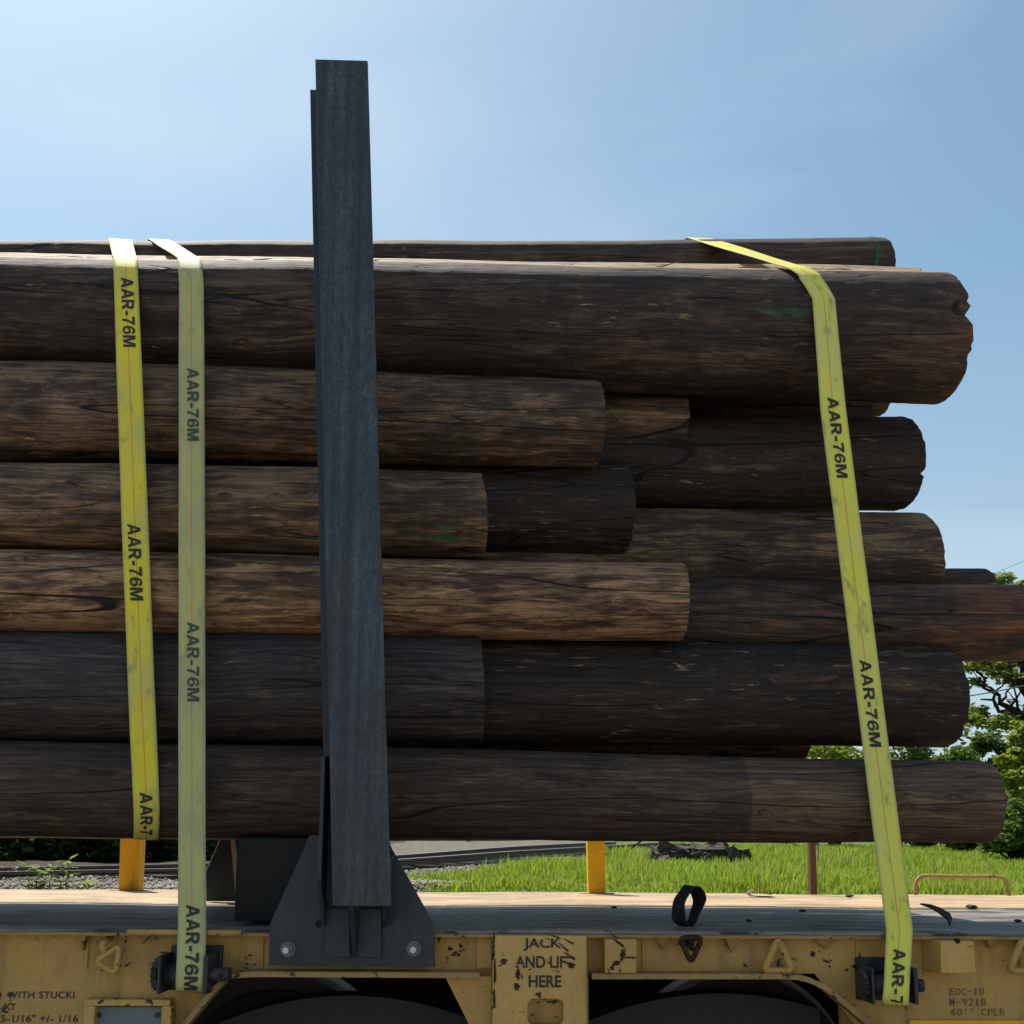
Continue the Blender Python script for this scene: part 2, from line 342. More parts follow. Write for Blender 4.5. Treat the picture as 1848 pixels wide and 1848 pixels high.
def strap_mat(name, base, grime=.4, fade=(.3, .3, .16)):
    t = NT(name); u, v, _ = t.sep(t.uv())      # u: 0..1 across, v: metres along
    wv = t.math('SINE', t.math('MULTIPLY', v, 2200)); wu = t.math('SINE', t.math('MULTIPLY', u, 160))
    n = t.noise(t.comb(t.math('MULTIPLY', u, 2.0), t.math('MULTIPLY', v, 9), t.rnd()), 1, 5, .6)
    n2 = t.noise(t.comb(t.math('MULTIPLY', u, 14), t.math('MULTIPLY', v, 60), t.rnd()), 1, 5, .7)
    bd = t.noise(t.comb(t.math('MULTIPLY', u, .4), t.math('MULTIPLY', v, 3.0), t.rnd()), 1, 3)
    col = t.mix(t.ramp(bd, .42, .68, 0, .7), base, fade)
    col = t.mix(t.ramp(n, .54, .74, 0, grime), col, (.13, .13, .10))
    col = t.mix(t.ramp(n2, .64, .72, 0, .8 * grime), col, (.06, .06, .05))
    ed = t.math('ABSOLUTE', t.math('SUBTRACT', u, .5))
    col = t.mix(t.ramp(ed, .40, .5, 0, .5), col, (.34, .34, .24))
    pk = t.ramp(t.math('ABSOLUTE', t.math('SUBTRACT', u, .5)), .012, .024, .75, 0)
    col = t.mix(pk, col, (.62, .20, .05))
    h = t.math('ADD', t.math('MULTIPLY', wv, .5), t.math('MULTIPLY', wu, .5))
    return t.done(col, .62, t.bump(h, .0008, .35), spec=.25)

def flat_mat(name, c, rough=.6, spec=.4, var=.25, scale=40, metal=0):
    t = NT(name); n = t.noise(t.objc(), scale, 4)
    return t.done(t.mix(n, tuple(x * (1 - var) for x in c), tuple(min(1, x * (1 + var)) for x in c)), rough, t.bump(n, .002, .3), metal=metal, spec=spec)

def leaf_mat(name, c1, c2, trans=.45):
    t = NT(name); rn = t.n('ShaderNodeNewGeometry').outputs['Random Per Island']
    col = t.mix(rn, c1, c2)
    t.set(t.b.inputs['Base Color'], col); t.b.inputs['Roughness'].default_value = .5; t.b.inputs['Specular IOR Level'].default_value = .3
    tr = t.n('ShaderNodeBsdfTranslucent'); t.set(tr.inputs['Color'], t.mix(.5, col, (.25, .34, .03)))
    mx = t.n('ShaderNodeMixShader'); mx.inputs[0].default_value = trans
    t.t.links.new(t.b.outputs[0], mx.inputs[1]); t.t.links.new(tr.outputs[0], mx.inputs[2]); t.t.links.new(mx.outputs[0], t.out.inputs['Surface'])
    return t.m

M = {}
M['end'] = end_mat()
M['w_dark'] = wood_mat('wood_dark', (0.0440, 0.0274, 0.0207), (0.0726, 0.0451, 0.0322), (0.1650, 0.0960, 0.0570), .44, .8, seed=1, soft=.5)
M['w_mid'] = wood_mat('wood_mid', (0.0550, 0.0343, 0.0239), (0.1155, 0.0686, 0.0423), (0.2530, 0.1519, 0.0828), .53, .85, seed=2, soft=.7)
M['w_tan'] = wood_mat('wood_tan', (0.0770, 0.0421, 0.0267), (0.2090, 0.1156, 0.0626), (0.4070, 0.2352, 0.1196), .58, .7, seed=3, soft=.85)
M['w_grey'] = wood_mat('wood_grey', (0.0462, 0.0372, 0.0359), (0.0660, 0.0519, 0.0478), (0.1430, 0.0980, 0.0718), .42, .6, seed=4, soft=.5)
M['w_black'] = wood_mat('wood_black', (0.0286, 0.0186, 0.0147), (0.0484, 0.0304, 0.0221), (0.1650, 0.0931, 0.0552), .38, .95, seed=5, soft=.5)
M['steel'] = steel_mat('mill_steel', (.024, .031, .040), (.090, .112, .130), .25, .5)
M['steel_plate'] = steel_mat('plate_steel', (.026, .031, .038), (.045, .052, .060), .15, .55)
M['paint'] = paint_mat('tan_paint', (.56, .325, .09), .5, .85)
M['paint_worn'] = paint_mat('tan_paint_worn', (.60, .355, .10), .95, .5)
M['paint_jack'] = paint_mat('tan_paint_jacking_pad', (.66, .395, .115), .5, .35)
M['paint_edge'] = paint_mat('tan_paint_edge', (.40, .25, .09), .8, .9)
M['deck'] = deck_mat('deck_worn', (.12, .108, .09), (.26, .23, .19), .95)
M['deck_far'] = deck_mat('deck_tan', (.36, .24, .12), (.56, .39, .22), .5)
M['dark'] = flat_mat('underframe_dark', (.018, .016, .015), .75, .25)
M['grimy'] = flat_mat('truck_grime', (.055, .050, .047), .8, .25)
M['tread'] = steel_mat('wheel_tread', (.62, .62, .60), (.80, .80, .78), .05, .32);  # near-white base paints the lit shine of the treads
M['ink'] = flat_mat('black_print', (.035, .038, .036), .6, .3)
M['ink_faded'] = flat_mat('faded_print', (.075, .085, .07), .65, .25)
M['ink_stencil'] = flat_mat('brown_stencil', (.17, .105, .045), .6, .3)
M['rust'] = flat_mat('rust_scrape', (.045, .022, .016), .8, .2, .5, 60)
M['blackiron'] = steel_mat('black_iron', (.02, .02, .022), (.045, .046, .05), .35, .5)
M['zinc'] = flat_mat('zinc', (.55, .55, .54), .35, .6, .15, 80, .6)
M['nut'] = flat_mat('dull_nut', (.16, .16, .165), .45, .5, .3, 60, .4)
M['yellow'] = paint_mat('yellow_stake_paint', (.95, .53, .012), .2, .25)
M['yellow_dirty'] = paint_mat('yellow_stake_dirty', (.88, .48, .018), .55, .9)
M['strap_a'] = strap_mat('webbing_yellow', (.84, .70, .05), .55, (.60, .54, .17))
M['strap_b'] = strap_mat('webbing_faded', (.56, .53, .20), .5, (.40, .40, .22))
M['strap_c'] = strap_mat('webbing_green_yellow', (.82, .76, .11), .6, (.70, .66, .22))
M['placard'] = flat_mat('placard_grey', (.16, .19, .21), .5, .4, .2, 12)

# ------------------------------------------------------------------ ground
DECK_Z = EYE - .295
def smooth(a, b, x):
    t = np.clip((x - a) / (b - a), 0, 1); return t * t * (3 - 2 * t)
def grade(y): return 1.27 * smooth(6.9, 9.3, y) + .38 * smooth(9.3, 34, y) + 1.0 * smooth(28, 110, y)
def terr(x, y):
    x = np.asarray(x, float); y = np.asarray(y, float)
    z = 1.27 * smooth(6.9, 9.3, y) + .38 * smooth(9.3, 34, y) + 1.0 * smooth(28, 110, y)
    z = z + np.where(y > 7, .025 * np.sin(x * 1.7 + y * .9) + .02 * np.sin(x * .63 - y * 1.3 + 1), 0)
    return z
def terr_hit(px, py):
    d = ray(px, py); d = d / d.y
    y = 7.0
    while y < 300:
        p = CO + d * y
        if p.z <= terr(p.x, y): return p
        y += .02 + y * .002
    return CO + d * 60
# rail line traced on the ground (real plan position)
RAIL_PX = [(-500, 1602), (0, 1594), (321, 1584), (720, 1565), (950, 1553), (1115, 1541), (1190, 1531)]
RAIL = [terr_hit(*p) for p in RAIL_PX]
_c = np.polyfit([p.x for p in RAIL], [math.log(p.y) for p in RAIL], 3); print('RAIL', [(round(p.x, 1), round(p.y, 1)) for p in RAIL])
RAIL = [Vector((x, math.exp(np.polyval(_c, x)), 0)) for x in np.linspace(RAIL[0].x, RAIL[-1].x, 12)]
def rail_y(x):
    xs = [p.x for p in RAIL]; ys = [p.y for p in RAIL]
    return np.interp(x, xs, ys)
def build_ground():
    xs = np.concatenate([np.linspace(-600, -40, 15), np.linspace(-38, -14, 25), np.arange(-13.5, 24, .22), np.linspace(25, 60, 36), np.linspace(70, 700, 15)])
    ys = np.concatenate([np.linspace(-80, 6.4, 14), np.arange(6.6, 20, .14), np.arange(20.3, 60, .9), np.linspace(62, 1500, 22)])
    X, Y = np.meshgrid(xs, ys); Z = terr(X, Y)
    Z = Z + np.where(Y > 7, .02 * np.sin(X * 5.1) * np.sin(Y * 4.3 + 1.2 * np.sin(X * 2.2)), 0)
    V = np.stack([X, Y, Z], -1).reshape(-1, 3); nx, ny = len(xs), len(ys)
    i = np.arange(nx * ny).reshape(ny, nx)
    F = np.stack([i[:-1, :-1], i[:-1, 1:], i[1:, 1:], i[1:, :-1]], -1).reshape(-1, 4)
    me = np_mesh(V, F, True)
    # zone: 0 = gravel, 1 = grass, dirt beyond the rails on the left
    x, y = V[:, 0], V[:, 1]; ry = rail_y(x)
    grass = smooth(-1.3, .3, x - (.0 - .0 * y)) * smooth(2.0, 4.0, ry - y + np.where(x > 6, 50, 0) + np.where(x > 1, (x - 1) * 1.2, 0))
    grass = np.where(y < 6.8, 0, grass)
    dirt = smooth(.2, 1.2, y - ry) * smooth(-3.2, -5.0, x)
    a = me.attributes.new('grass', 'FLOAT', 'POINT'); a.data.foreach_set('value', grass.astype(np.float32))
    b = me.attributes.new('dirt', 'FLOAT', 'POINT'); b.data.foreach_set('value', dirt.astype(np.float32))
    t = NT('ground'); p = t.pos()
    ga = t.n('ShaderNodeAttribute', attribute_name='grass').outputs['Fac']; da = t.n('ShaderNodeAttribute', attribute_name='dirt').outputs['Fac']
    vo = t.n('ShaderNodeTexVoronoi', feature='F1'); t.set(vo.inputs['Vector'], p); vo.inputs['Scale'].default_value = 17
    vc = t.sep(vo.outputs['Color'])[0]; n = t.noise(p, 2.2, 6); nf = t.noise(p, 30, 4, .7)
    gravel = t.mix(vc, (.22, .19, .155), (.52, .46, .38)); gravel = t.mix(t.ramp(vo.outputs['Distance'], .3, .7, 0, .7), gravel, (.08, .07, .06))
    gravel = t.mix(t.ramp(n, .45, .7, 0, .5), gravel, (.22, .19, .15))
    gravel = t.mix(t.ramp(t.sep(p)[1], 2.0, 6.0), gravel, t.mix(1.0, gravel, (.58, .57, .55), 'MULTIPLY'))   # darker ballast behind; unseen front ground paled to bounce fill light
    dirtc = t.mix(t.ramp(nf, .35, .7), (.035, .026, .019), (.10, .072, .052)); dirtc = t.mix(t.ramp(n, .55, .65, 0, .6), dirtc, (.05, .075, .02))
    gr = t.mix(t.ramp(nf, .35, .7), (.06, .11, .02), (.14, .20, .045)); gr = t.mix(t.ramp(n, .5, .72, 0, .6), gr, (.13, .12, .05))
    gm = t.ramp(t.math('ADD', ga, t.math('MULTIPLY', t.math('SUBTRACT', n, .5), .8)), .35, .6)
    col = t.mix(t.ramp(t.math('ADD', da, t.math('MULTIPLY', t.math('SUBTRACT', n, .5), .6)), .4, .6), gravel, dirtc); col = t.mix(gm, col, gr)
    h = t.math('SUBTRACT', nf, t.math('MULTIPLY', vo.outputs['Distance'], 1.2))
    m = t.done(col, .9, t.bump(h, .03, .9), spec=.2)
    o = link_obj('ground', me, m); tag(o, None, None, kind='structure'); return o
build_ground()

def grass_ok(x, y):
    ry = rail_y(x)
    g = smooth(-1.0, .4, x + .5 * np.sin(y * 1.7)) * smooth(2.2, 4.2, ry - y + .5 * np.sin(x * 2.3) + np.where(x > 1, (x - 1) * 1.2, 0) + np.where(x > 6, 50, 0))
    return g
def grass_mat():
    m = leaf_mat('grass_blades', (.23, .34, .02), (.42, .49, .06), .5); nt = m.node_tree
    tx = nt.nodes.new('ShaderNodeTexNoise'); tx.inputs['Scale'].default_value = .9; tx.inputs['Detail'].default_value = 5
    g = nt.nodes.new('ShaderNodeNewGeometry'); nt.links.new(g.outputs['Position'], tx.inputs['Vector'])
    mr = nt.nodes.new('ShaderNodeMapRange'); mr.inputs['From Min'].default_value = .46; mr.inputs['From Max'].default_value = .62; mr.inputs['To Max'].default_value = .7; nt.links.new(tx.outputs['Fac'], mr.inputs['Value'])
    b = [n for n in nt.nodes if n.type == 'BSDF_PRINCIPLED'][0]; src = b.inputs['Base Color'].links[0].from_socket
    mx = nt.nodes.new('ShaderNodeMix'); mx.data_type = 'RGBA'; mx.inputs['B'].default_value = (.38, .36, .12, 1)
    nt.links.new(mr.outputs[0], mx.inputs['Factor']); nt.links.new(src, mx.inputs['A']); nt.links.new(mx.outputs['Result'], b.inputs['Base Color']); return m
def build_grass():
    n = 230000
    y = 8.2 + (RNG.random(n) ** 1.9) * 30
    x = (-0.12 + RNG.random(n) * .78) * y
    keep = RNG.random(n) < grass_ok(x, y) * (.35 + .65 * (np.sin(x * 1.3 + 2 * np.sin(y * .7)) > -.6))
    x, y = x[keep], y[keep]; n = len(x)
    h = (.05 + .11 * RNG.random(n) ** 1.5) * (1 + .35 * np.sin(x * .9 + y * .5) + .3 * np.sin(x * 2.7 - y * 1.9)) * (1 + y * .006)
    near = np.clip((10.6 - y) / 2.5, 0, 1); h = h * (1 - .45 * near)
    w = (.006 + .006 * RNG.random(n)) * (1 + y * .035); az = RNG.random(n) * 6.283; ln = RNG.random(n) * .6
    base = np.stack([x, y, terr(x, y) - .02], -1)
    side = np.stack([np.cos(az), np.sin(az), 0 * az], -1) * w[:, None]
    lean = np.stack([-np.sin(az), np.cos(az), 0 * az], -1) * (h * ln)[:, None]; up = np.stack([0 * h, 0 * h, h], -1)
    V = np.stack([base - side, base + side, base + up * .6 + lean * .45 + side * .6, base + up + lean, base + up * .6 + lean * .45 - side * .6], 1).reshape(-1, 3)
    k = np.arange(n)[:, None] * 5
    F = (k + np.array([[0, 1, 2, 4]])); T = (k + np.array([[4, 2, 3, 3]]))
    me = bpy.data.meshes.new('m'); me.vertices.add(len(V)); me.vertices.foreach_set('co', V.astype(np.float32).ravel())
    T3 = T[:, :3]; li = np.concatenate([F.ravel(), T3.ravel()]).astype(np.int32)
    me.loops.add(len(li)); me.loops.foreach_set('vertex_index', li)
    ls = np.concatenate([np.arange(0, n * 4, 4), n * 4 + np.arange(0, n * 3, 3)]).astype(np.int32); lt = np.concatenate([np.full(n, 4), np.full(n, 3)]).astype(np.int32)
    me.polygons.add(2 * n); me.polygons.foreach_set('loop_start', ls); me.polygons.foreach_set('loop_total', lt); me.update(calc_edges=True)
    o = link_obj('grass', me, grass_mat()); tag(o, 'bright green sunlit grass growing on the bank behind the flatcar', 'grass', kind='stuff')
build_grass()
def build_stones():
    n = 20000; base = bmesh.new(); bmesh.ops.create_icosphere(base, subdivisions=1, radius=1)
    bv = np.array([v.co[:] for v in base.verts]); bf = np.array([[v.index for v in f.verts] for f in base.faces]); base.free()
    y = 8.6 + RNG.random(n) ** 1.4 * 9; x = (-.62 + RNG.random(n) * .95) * y
    keep = (grass_ok(x, y) < .6) & (y < rail_y(x) + 5); x, y = x[keep], y[keep]; n = len(x)
    s = (.009 + .017 * RNG.random(n))[:, None, None] * (.6 + .6 * RNG.random((n, 1, 3)))
    jit = 1 + .35 * (RNG.random((n, len(bv), 1)) - .5)
    a = RNG.random(n) * 6.28; c, sn = np.cos(a), np.sin(a)
    P = bv[None] * s * jit; X = P[..., 0] * c[:, None] - P[..., 1] * sn[:, None]; Y = P[..., 0] * sn[:, None] + P[..., 1] * c[:, None]
    V = np.stack([X + x[:, None], Y + y[:, None], P[..., 2] + terr(x, y)[:, None] + .008], -1).reshape(-1, 3)
    F = (bf[None] + (np.arange(n) * len(bv))[:, None, None]).reshape(-1, 3)
    t = NT('ballast'); rn = t.n('ShaderNodeNewGeometry').outputs['Random Per Island']
    m = t.done(t.mix(rn, (.15, .13, .11), (.40, .36, .30)), .85, spec=.2)
    o = link_obj('gravel', np_mesh(V, F), m); tag(o, 'loose grey ballast stones beside the second track', 'gravel', kind='stuff')
build_stones()

# second track behind the car
def build_track():
    pts = [Vector((p.x, p.y, 0)) for p in RAIL]
    fine = []
    for i in range(len(pts) - 1):
        for k in range(14):
            t = k / 14; a = pts[max(i - 1, 0)]; b = pts[i]; c = pts[i + 1]; d = pts[min(i + 2, len(pts) - 1)]
            fine.append(.5 * ((2 * b) + (c - a) * t + (2 * a - 5 * b + 4 * c - d) * t * t + (3 * b - a - 3 * c + d) * t ** 3))
    fine.append(pts[-1])
    prof = [(-.07, 0), (-.07, .015), (-.012, .035), (-.012, .11), (-.036, .125), (-.036, .16), (.036, .16), (.036, .125), (.012, .11), (.012, .035), (.07, .015), (.07, 0)]
    root = thing('railway_track', RAIL[3], 'second railway track curving away through gravel behind the loaded flatcar', 'railway track')
    t = NT('rail_steel'); p = t.pos(); n = t.noise(p, 12, 4); nz = t.sep(t.n('ShaderNodeNewGeometry').outputs['Normal'])[2]
    rm = t.done(t.mix(t.ramp(nz, .7, .95), t.mix(n, (.05, .035, .027), (.10, .065, .045)), (.30, .30, .30)), .5)
    for off in (0, 1.5):
        V, F = [], []
        for i, q in enumerate(fine):
            tg = (fine[min(i + 1, len(fine) - 1)] - fine[max(i - 1, 0)]).normalized(); nr = Vector((-tg.y, tg.x, 0)); c = q + nr * off
            z0 = float(grade(c.y)) + .04 - .095 * float(smooth(1.0, -3.0, c.x))
            for (a, b) in prof: V.append((c.x + nr.x * a, c.y + nr.y * a, z0 + b))
        m = len(prof)
        for i in range(len(fine) - 1):
            for k in range(m):
                l = (k + 1) % m; F.append((i * m + k, i * m + l, (i + 1) * m + l, (i + 1) * m + k))
        link_obj('rail', mesh_from(V, F), rm, root)
    sm = flat_mat('sleeper_wood', (.055, .042, .033), .85, .2, .4, 9)
    acc = 0; last = fine[0]
    for i in range(1, len(fine) - 1):
        acc += (fine[i] - last).length; last = fine[i]
        if acc > .62:
            acc = 0; tg = (fine[i + 1] - fine[i - 1]).normalized(); nr = Vector((-tg.y, tg.x, 0)); c = fine[i] + nr * .75
            bm = bmesh.new(); bm_box(bm, (-1.25, -.11, -.12), (1.25, .11, .04), .012); me = bm_mesh(bm)
            o = link_obj('sleeper', me, sm); o.rotation_euler.z = math.atan2(nr.y, nr.x); o.location = (c.x, c.y, float(grade(c.y)) - .005)
            bpy.context.view_layer.update(); o.parent = root; o.matrix_parent_inverse = Matrix.Translation(-root.location)
build_track()

# ------------------------------------------------------------------ trees and bushes
def leaf_cloud(name, clumps, n, size, mat, parent=None, seed=0, flat=.35):
    """clumps: list of (centre, radius(x,y,z)); many small leaf faces through each clump's volume"""
    rg = np.random.default_rng(seed)
    w = np.array([r[0] * r[1] * r[2] for c, r in clumps]) ** .7; w = w / w.sum()
    idx = rg.choice(len(clumps), n, p=w); C = np.array([c[:] for c, r in clumps])[idx]; RR = np.array([r for c, r in clumps])[idx]
    d = rg.normal(size=(n, 3)); d /= np.linalg.norm(d, axis=1)[:, None]; rad = rg.random(n) ** .45
    P = C + d * RR * rad[:, None] * (1 + .25 * rg.normal(size=(n, 1)) * .5)
    a = rg.normal(size=(n, 3)); a[:, 2] *= flat; a /= np.linalg.norm(a, axis=1)[:, None]
    b = np.cross(a, rg.normal(size=(n, 3)) * np.array([.6, .6, 1]) + np.array([0, 0, .6])); b /= np.linalg.norm(b, axis=1)[:, None] + 1e-9
    s = size * (.6 + .8 * rg.random(n))[:, None]
    V = np.stack([P - a * s, P - a * s * .1 + b * s * .45, P + a * s, P - a * s * .1 - b * s * .45], 1).reshape(-1, 3)
    F = np.arange(n * 4).reshape(n, 4)
    return link_obj(name, np_mesh(V, F), mat, parent)
def limb_mesh(segs):
    bm = bmesh.new()
    for pts, r0, r1 in segs:
        n = len(pts); bm_tube(bm, pts, [r0 + (r1 - r0) * i / (n - 1) for i in range(n)], 8)
    return bm_mesh(bm, True)
def wiggle(a, b, n=7, amp=.3, rg=random):
    a, b = Vector(a), Vector(b); L = (b - a).length
    return [a + (b - a) * (i / n) + (Vector((rg.uniform(-1, 1), rg.uniform(-1, 1), rg.uniform(-1, 1))) * amp * L * .12 if 0 < i < n else Vector()) for i in range(n + 1)]
M['bark'] = flat_mat('bark', (.035, .028, .022), .9, .2, .4, 5)
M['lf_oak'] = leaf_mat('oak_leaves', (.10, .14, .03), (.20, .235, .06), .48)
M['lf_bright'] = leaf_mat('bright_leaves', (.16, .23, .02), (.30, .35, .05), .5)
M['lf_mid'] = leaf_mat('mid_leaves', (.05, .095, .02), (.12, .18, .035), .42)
M['lf_dark'] = leaf_mat('dark_leaves', (.022, .05, .014), (.07, .12, .03), .35)  # darker green also carries the shade on the backlit bushes

def oak():
    Y = 36.0; base = pix(1925, 1515, Y); base.z = float(terr(base.x, Y)) - .1
    root = thing('oak_tree', base, 'tall spreading oak with dark bare limbs and sky gaps, beyond the pole ends at right', 'tree')
    rg = random.Random(3)
    fork = Vector((base.x - .3, Y, base.z + 4.2)); segs = [(wiggle(base, fork, 6, .25, rg), .42, .30)]
    tips = [(1770, 1262, 35.5), (1758, 1225, 36.5), (1800, 1150, 36), (1835, 1050, 36), (1795, 1062, 35.5), (1900, 1010, 36.5), (1985, 1060, 35), (2050, 1130, 36), (2010, 1240, 37), (1850, 1290, 34.5), (1790, 1305, 36.5)]
    cl = []
    for (a, b, yy) in tips:
        tp = pix(a, b, yy); w = wiggle(fork, tp, 8, .5, rg); segs.append((w, .2, .03))
        for k in (3, 4, 5, 6, 7):
            e = w[k] + Vector((rg.uniform(-1.5, 1.5), rg.uniform(-1.5, 1.5), rg.uniform(-.3, 1.2))); segs.append((wiggle(w[k], e, 4, .7, rg), .06, .015))
            e2 = e + Vector((rg.uniform(-.7, .7), rg.uniform(-.7, .7), rg.uniform(-.4, .5))); segs.append((wiggle(e, e2, 3, .7, rg), .03, .01))
    link_obj('trunk', limb_mesh(segs), M['bark'], root)
    spots = [(1752, 1203, .5), (1775, 1192, .55), (1800, 1205, .65), (1835, 1195, .6), (1822, 1222, .6), (1762, 1232, .4), (1790, 1052, .5), (1808, 1044, .45), (1842, 1060, .45), (1775, 1070, .4), (1825, 1066, .4),
             (1760, 1285, .5), (1775, 1300, .6), (1810, 1305, .6), (1846, 1296, .5), (1748, 1300, .5), (1880, 1215, .7), (1870, 1060, .6), (1842, 1232, .4)]
    for (a, b, r) in spots: cl.append((pix(a, b, Y + rg.uniform(-1, 1)), (r, r, r * .55)))
    for k in range(46):
        a = rg.uniform(1880, 2120); b = rg.uniform(985, 1290); cl.append((pix(a, b, Y + rg.uniform(-3, 3)), (rg.uniform(.5, 1.0),) * 2 + (rg.uniform(.35, .6),)))
    leaf_cloud('crown', cl, 26000, .13, M['lf_oak'], root, 11)
oak()
def bush(name, px, py_top, Y, wid, label, mat, n, size, seed, group=None, cat='bush', depth=None):
    rg = random.Random(seed); top = pix(px, py_top, Y); z0 = float(terr(top.x, Y)); H = top.z - z0; dp = depth or wid * .7
    root = thing(name, (top.x, Y, z0), label, cat, group)
    cl = []; segs = []
    for k in range(22):
        t = rg.random() ** .8; ww = wid * (1 - .55 * t ** 2)
        c = Vector((top.x + rg.uniform(-1, 1) * ww * .75, Y + rg.uniform(-1, 1) * dp * .6, z0 + .2 + (H - .55) * t)); r = rg.uniform(.22, .42) * wid * (.9 if t < .7 else .6)
        cl.append((c, (r, r, r * .75))); segs.append((wiggle((top.x + rg.uniform(-.2, .2), Y, z0 - .05), c, 4, .5, rg), .035, .008))
    cl.append((Vector((top.x, Y, top.z - .35)), (wid * .3, wid * .3, .35)))
    link_obj('stem', limb_mesh(segs), M['bark'], root); leaf_cloud('foliage', cl, n, size, mat, root, seed)
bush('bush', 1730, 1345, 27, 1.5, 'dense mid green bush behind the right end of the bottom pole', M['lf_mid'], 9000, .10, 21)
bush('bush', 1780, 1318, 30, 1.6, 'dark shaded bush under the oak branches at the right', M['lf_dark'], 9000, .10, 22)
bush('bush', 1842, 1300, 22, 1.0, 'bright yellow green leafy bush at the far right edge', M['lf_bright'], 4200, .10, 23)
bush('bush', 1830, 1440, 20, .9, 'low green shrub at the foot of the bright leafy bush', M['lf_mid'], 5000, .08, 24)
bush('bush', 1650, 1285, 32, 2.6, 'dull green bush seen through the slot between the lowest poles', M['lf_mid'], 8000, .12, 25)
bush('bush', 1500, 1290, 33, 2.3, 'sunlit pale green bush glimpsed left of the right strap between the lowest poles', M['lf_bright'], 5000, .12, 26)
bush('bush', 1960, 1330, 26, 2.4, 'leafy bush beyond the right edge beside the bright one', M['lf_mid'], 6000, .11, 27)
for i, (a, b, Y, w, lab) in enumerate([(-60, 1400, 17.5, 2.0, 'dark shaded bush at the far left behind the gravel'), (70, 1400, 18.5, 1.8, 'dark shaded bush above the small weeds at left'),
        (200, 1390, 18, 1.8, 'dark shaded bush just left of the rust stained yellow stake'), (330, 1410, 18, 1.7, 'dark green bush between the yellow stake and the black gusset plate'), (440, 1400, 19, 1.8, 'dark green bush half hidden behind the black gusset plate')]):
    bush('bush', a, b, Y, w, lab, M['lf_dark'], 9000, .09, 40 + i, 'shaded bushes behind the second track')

# far treeline
cl = []
rg = random.Random(5)
for k in range(150):
    x = rg.uniform(-160, 190); y = rg.uniform(95, 140); h = rg.uniform(3, 7); cl.append((Vector((x, y, 2 + h * .5)), (rg.uniform(3, 6), 3, h * .55)))
o = leaf_cloud('treeline', cl, 70000, .36, M['lf_mid'], None, 77); tag(o, 'distant line of woods along the far edge of the field', 'woods', kind='stuff')

# weeds on the gravel at left
def weed(px, pyb, pyt, Y, label, seed, mat):
    rg = random.Random(seed); b = pix(px, pyb, Y); b.z = float(terr(b.x, Y)) - .02; t = pix(px + rg.uniform(-6, 8), pyt, Y)
    root = thing('weed', b, label, 'weed', 'leafy weeds on the gravel'); w = wiggle(b, t, 6, .35, rg)
    bm = bmesh.new(); bm_tube(bm, w, [.006 - .0006 * i for i in range(len(w))], 6); link_obj('stem', bm_mesh(bm, True), M['lf_mid'], root)
    V, F = [], []
    for i in range(1, 7):
        for k in range(4 if i < 6 else 7):
            az = rg.uniform(0, 6.28); L = rg.uniform(.06, .12) * (1.2 if i >= 5 else 1); up = rg.uniform(-.2, .7)
            d = Vector((math.cos(az), math.sin(az), up)).normalized(); s = d.cross(Vector((0, 0, 1))).normalized(); p = w[i] + d * .01
            m = len(V); V += [p, p + d * L * .5 + s * L * .28, p + d * L + Vector((0, 0, -.01)), p + d * L * .5 - s * L * .28]; F.append((m, m + 1, m + 2, m + 3))
    link_obj('leaves', mesh_from(V, F), mat, root)
for i, (a, b, c, lab) in enumerate([(52, 1612, 1562, 'small leafy weed, leftmost on the gravel'), (66, 1612, 1572, 'short weed second from the left on the gravel'), (87, 1612, 1566, 'leafy weed in the middle of the gravel patch'),
        (122, 1612, 1553, 'tallest leafy weed on the gravel, left of the rust stained yellow stake'), (108, 1612, 1588, 'low weed left of the tallest one on the gravel'), (160, 1612, 1594, 'low weed nearest the rust stained yellow stake'), (72, 1614, 1596, 'lowest ground hugging weed between the left weeds')]):
    weed(a, b, c, 8.9, lab, 60 + i, M['lf_bright'])

# ------------------------------------------------------------------ flatcar
XL, XR = -9.0, 6.5
car = thing('flatcar', (0, 5, 0), 'worn tan yellow railway flatcar carrying strapped poles', 'rail car')
YS = 3.52          # outer face of the side web
def P(px, py, Y=YS): return pix(px, py, Y)
def Pz(px, py, Y=YS):
    v = pix(px, py, Y); return v.z
ZT = DECK_Z - .0042
def box(name, lo, hi, mat, bev=.004, parent=car):
    bm = bmesh.new(); bm_box(bm, lo, hi, bev); return link_obj(name, bm_mesh(bm), mat, parent)
# deck: near worn plate and far tan plate, both long strips with rough edges
def strip(name, y0, y1, z, th, mat, rough_near=0.0, seed=1):
    rg = np.random.default_rng(seed); xs = np.arange(XL, XR + .01, .05); n = len(xs)
    j = np.cumsum(rg.normal(size=n)) ; j = (j - np.convolve(j, np.ones(25) / 25, 'same')) * rough_near * .35 + rg.normal(size=n) * rough_near * .4
    V = []; ysn = [0, .004, .1, .3, .5, .7, .9, 1.0]
    wob = .003 * np.sin(xs * 2.1) + .002 * np.sin(xs * 5.3)
    for i, x in enumerate(xs):
        yn = y0 + j[i]
        V.append((x, yn, z - th + abs(j[i]) * .3))
        for t in ysn: V.append((x, yn + (y1 - yn) * t, z + wob[i] - (.004 if t == 0 else 0)))
        V.append((x, y1, z - th))
    m = len(ysn) + 2; F = []
    for i in range(n - 1):
        for k in range(m):
            l = (k + 1) % m; F.append((i * m + k, i * m + l, (i + 1) * m + l, (i + 1) * m + k))
    F.append(tuple(range(m))); F.append(tuple(range((n - 1) * m, n * m))[::-1])
    me = mesh_from(V, F); bm = bmesh.new(); bm.from_mesh(me); bmesh.ops.recalc_face_normals(bm, faces=bm.faces); bm.to_mesh(me); bm.free()
    return link_obj(name, me, mat, car)
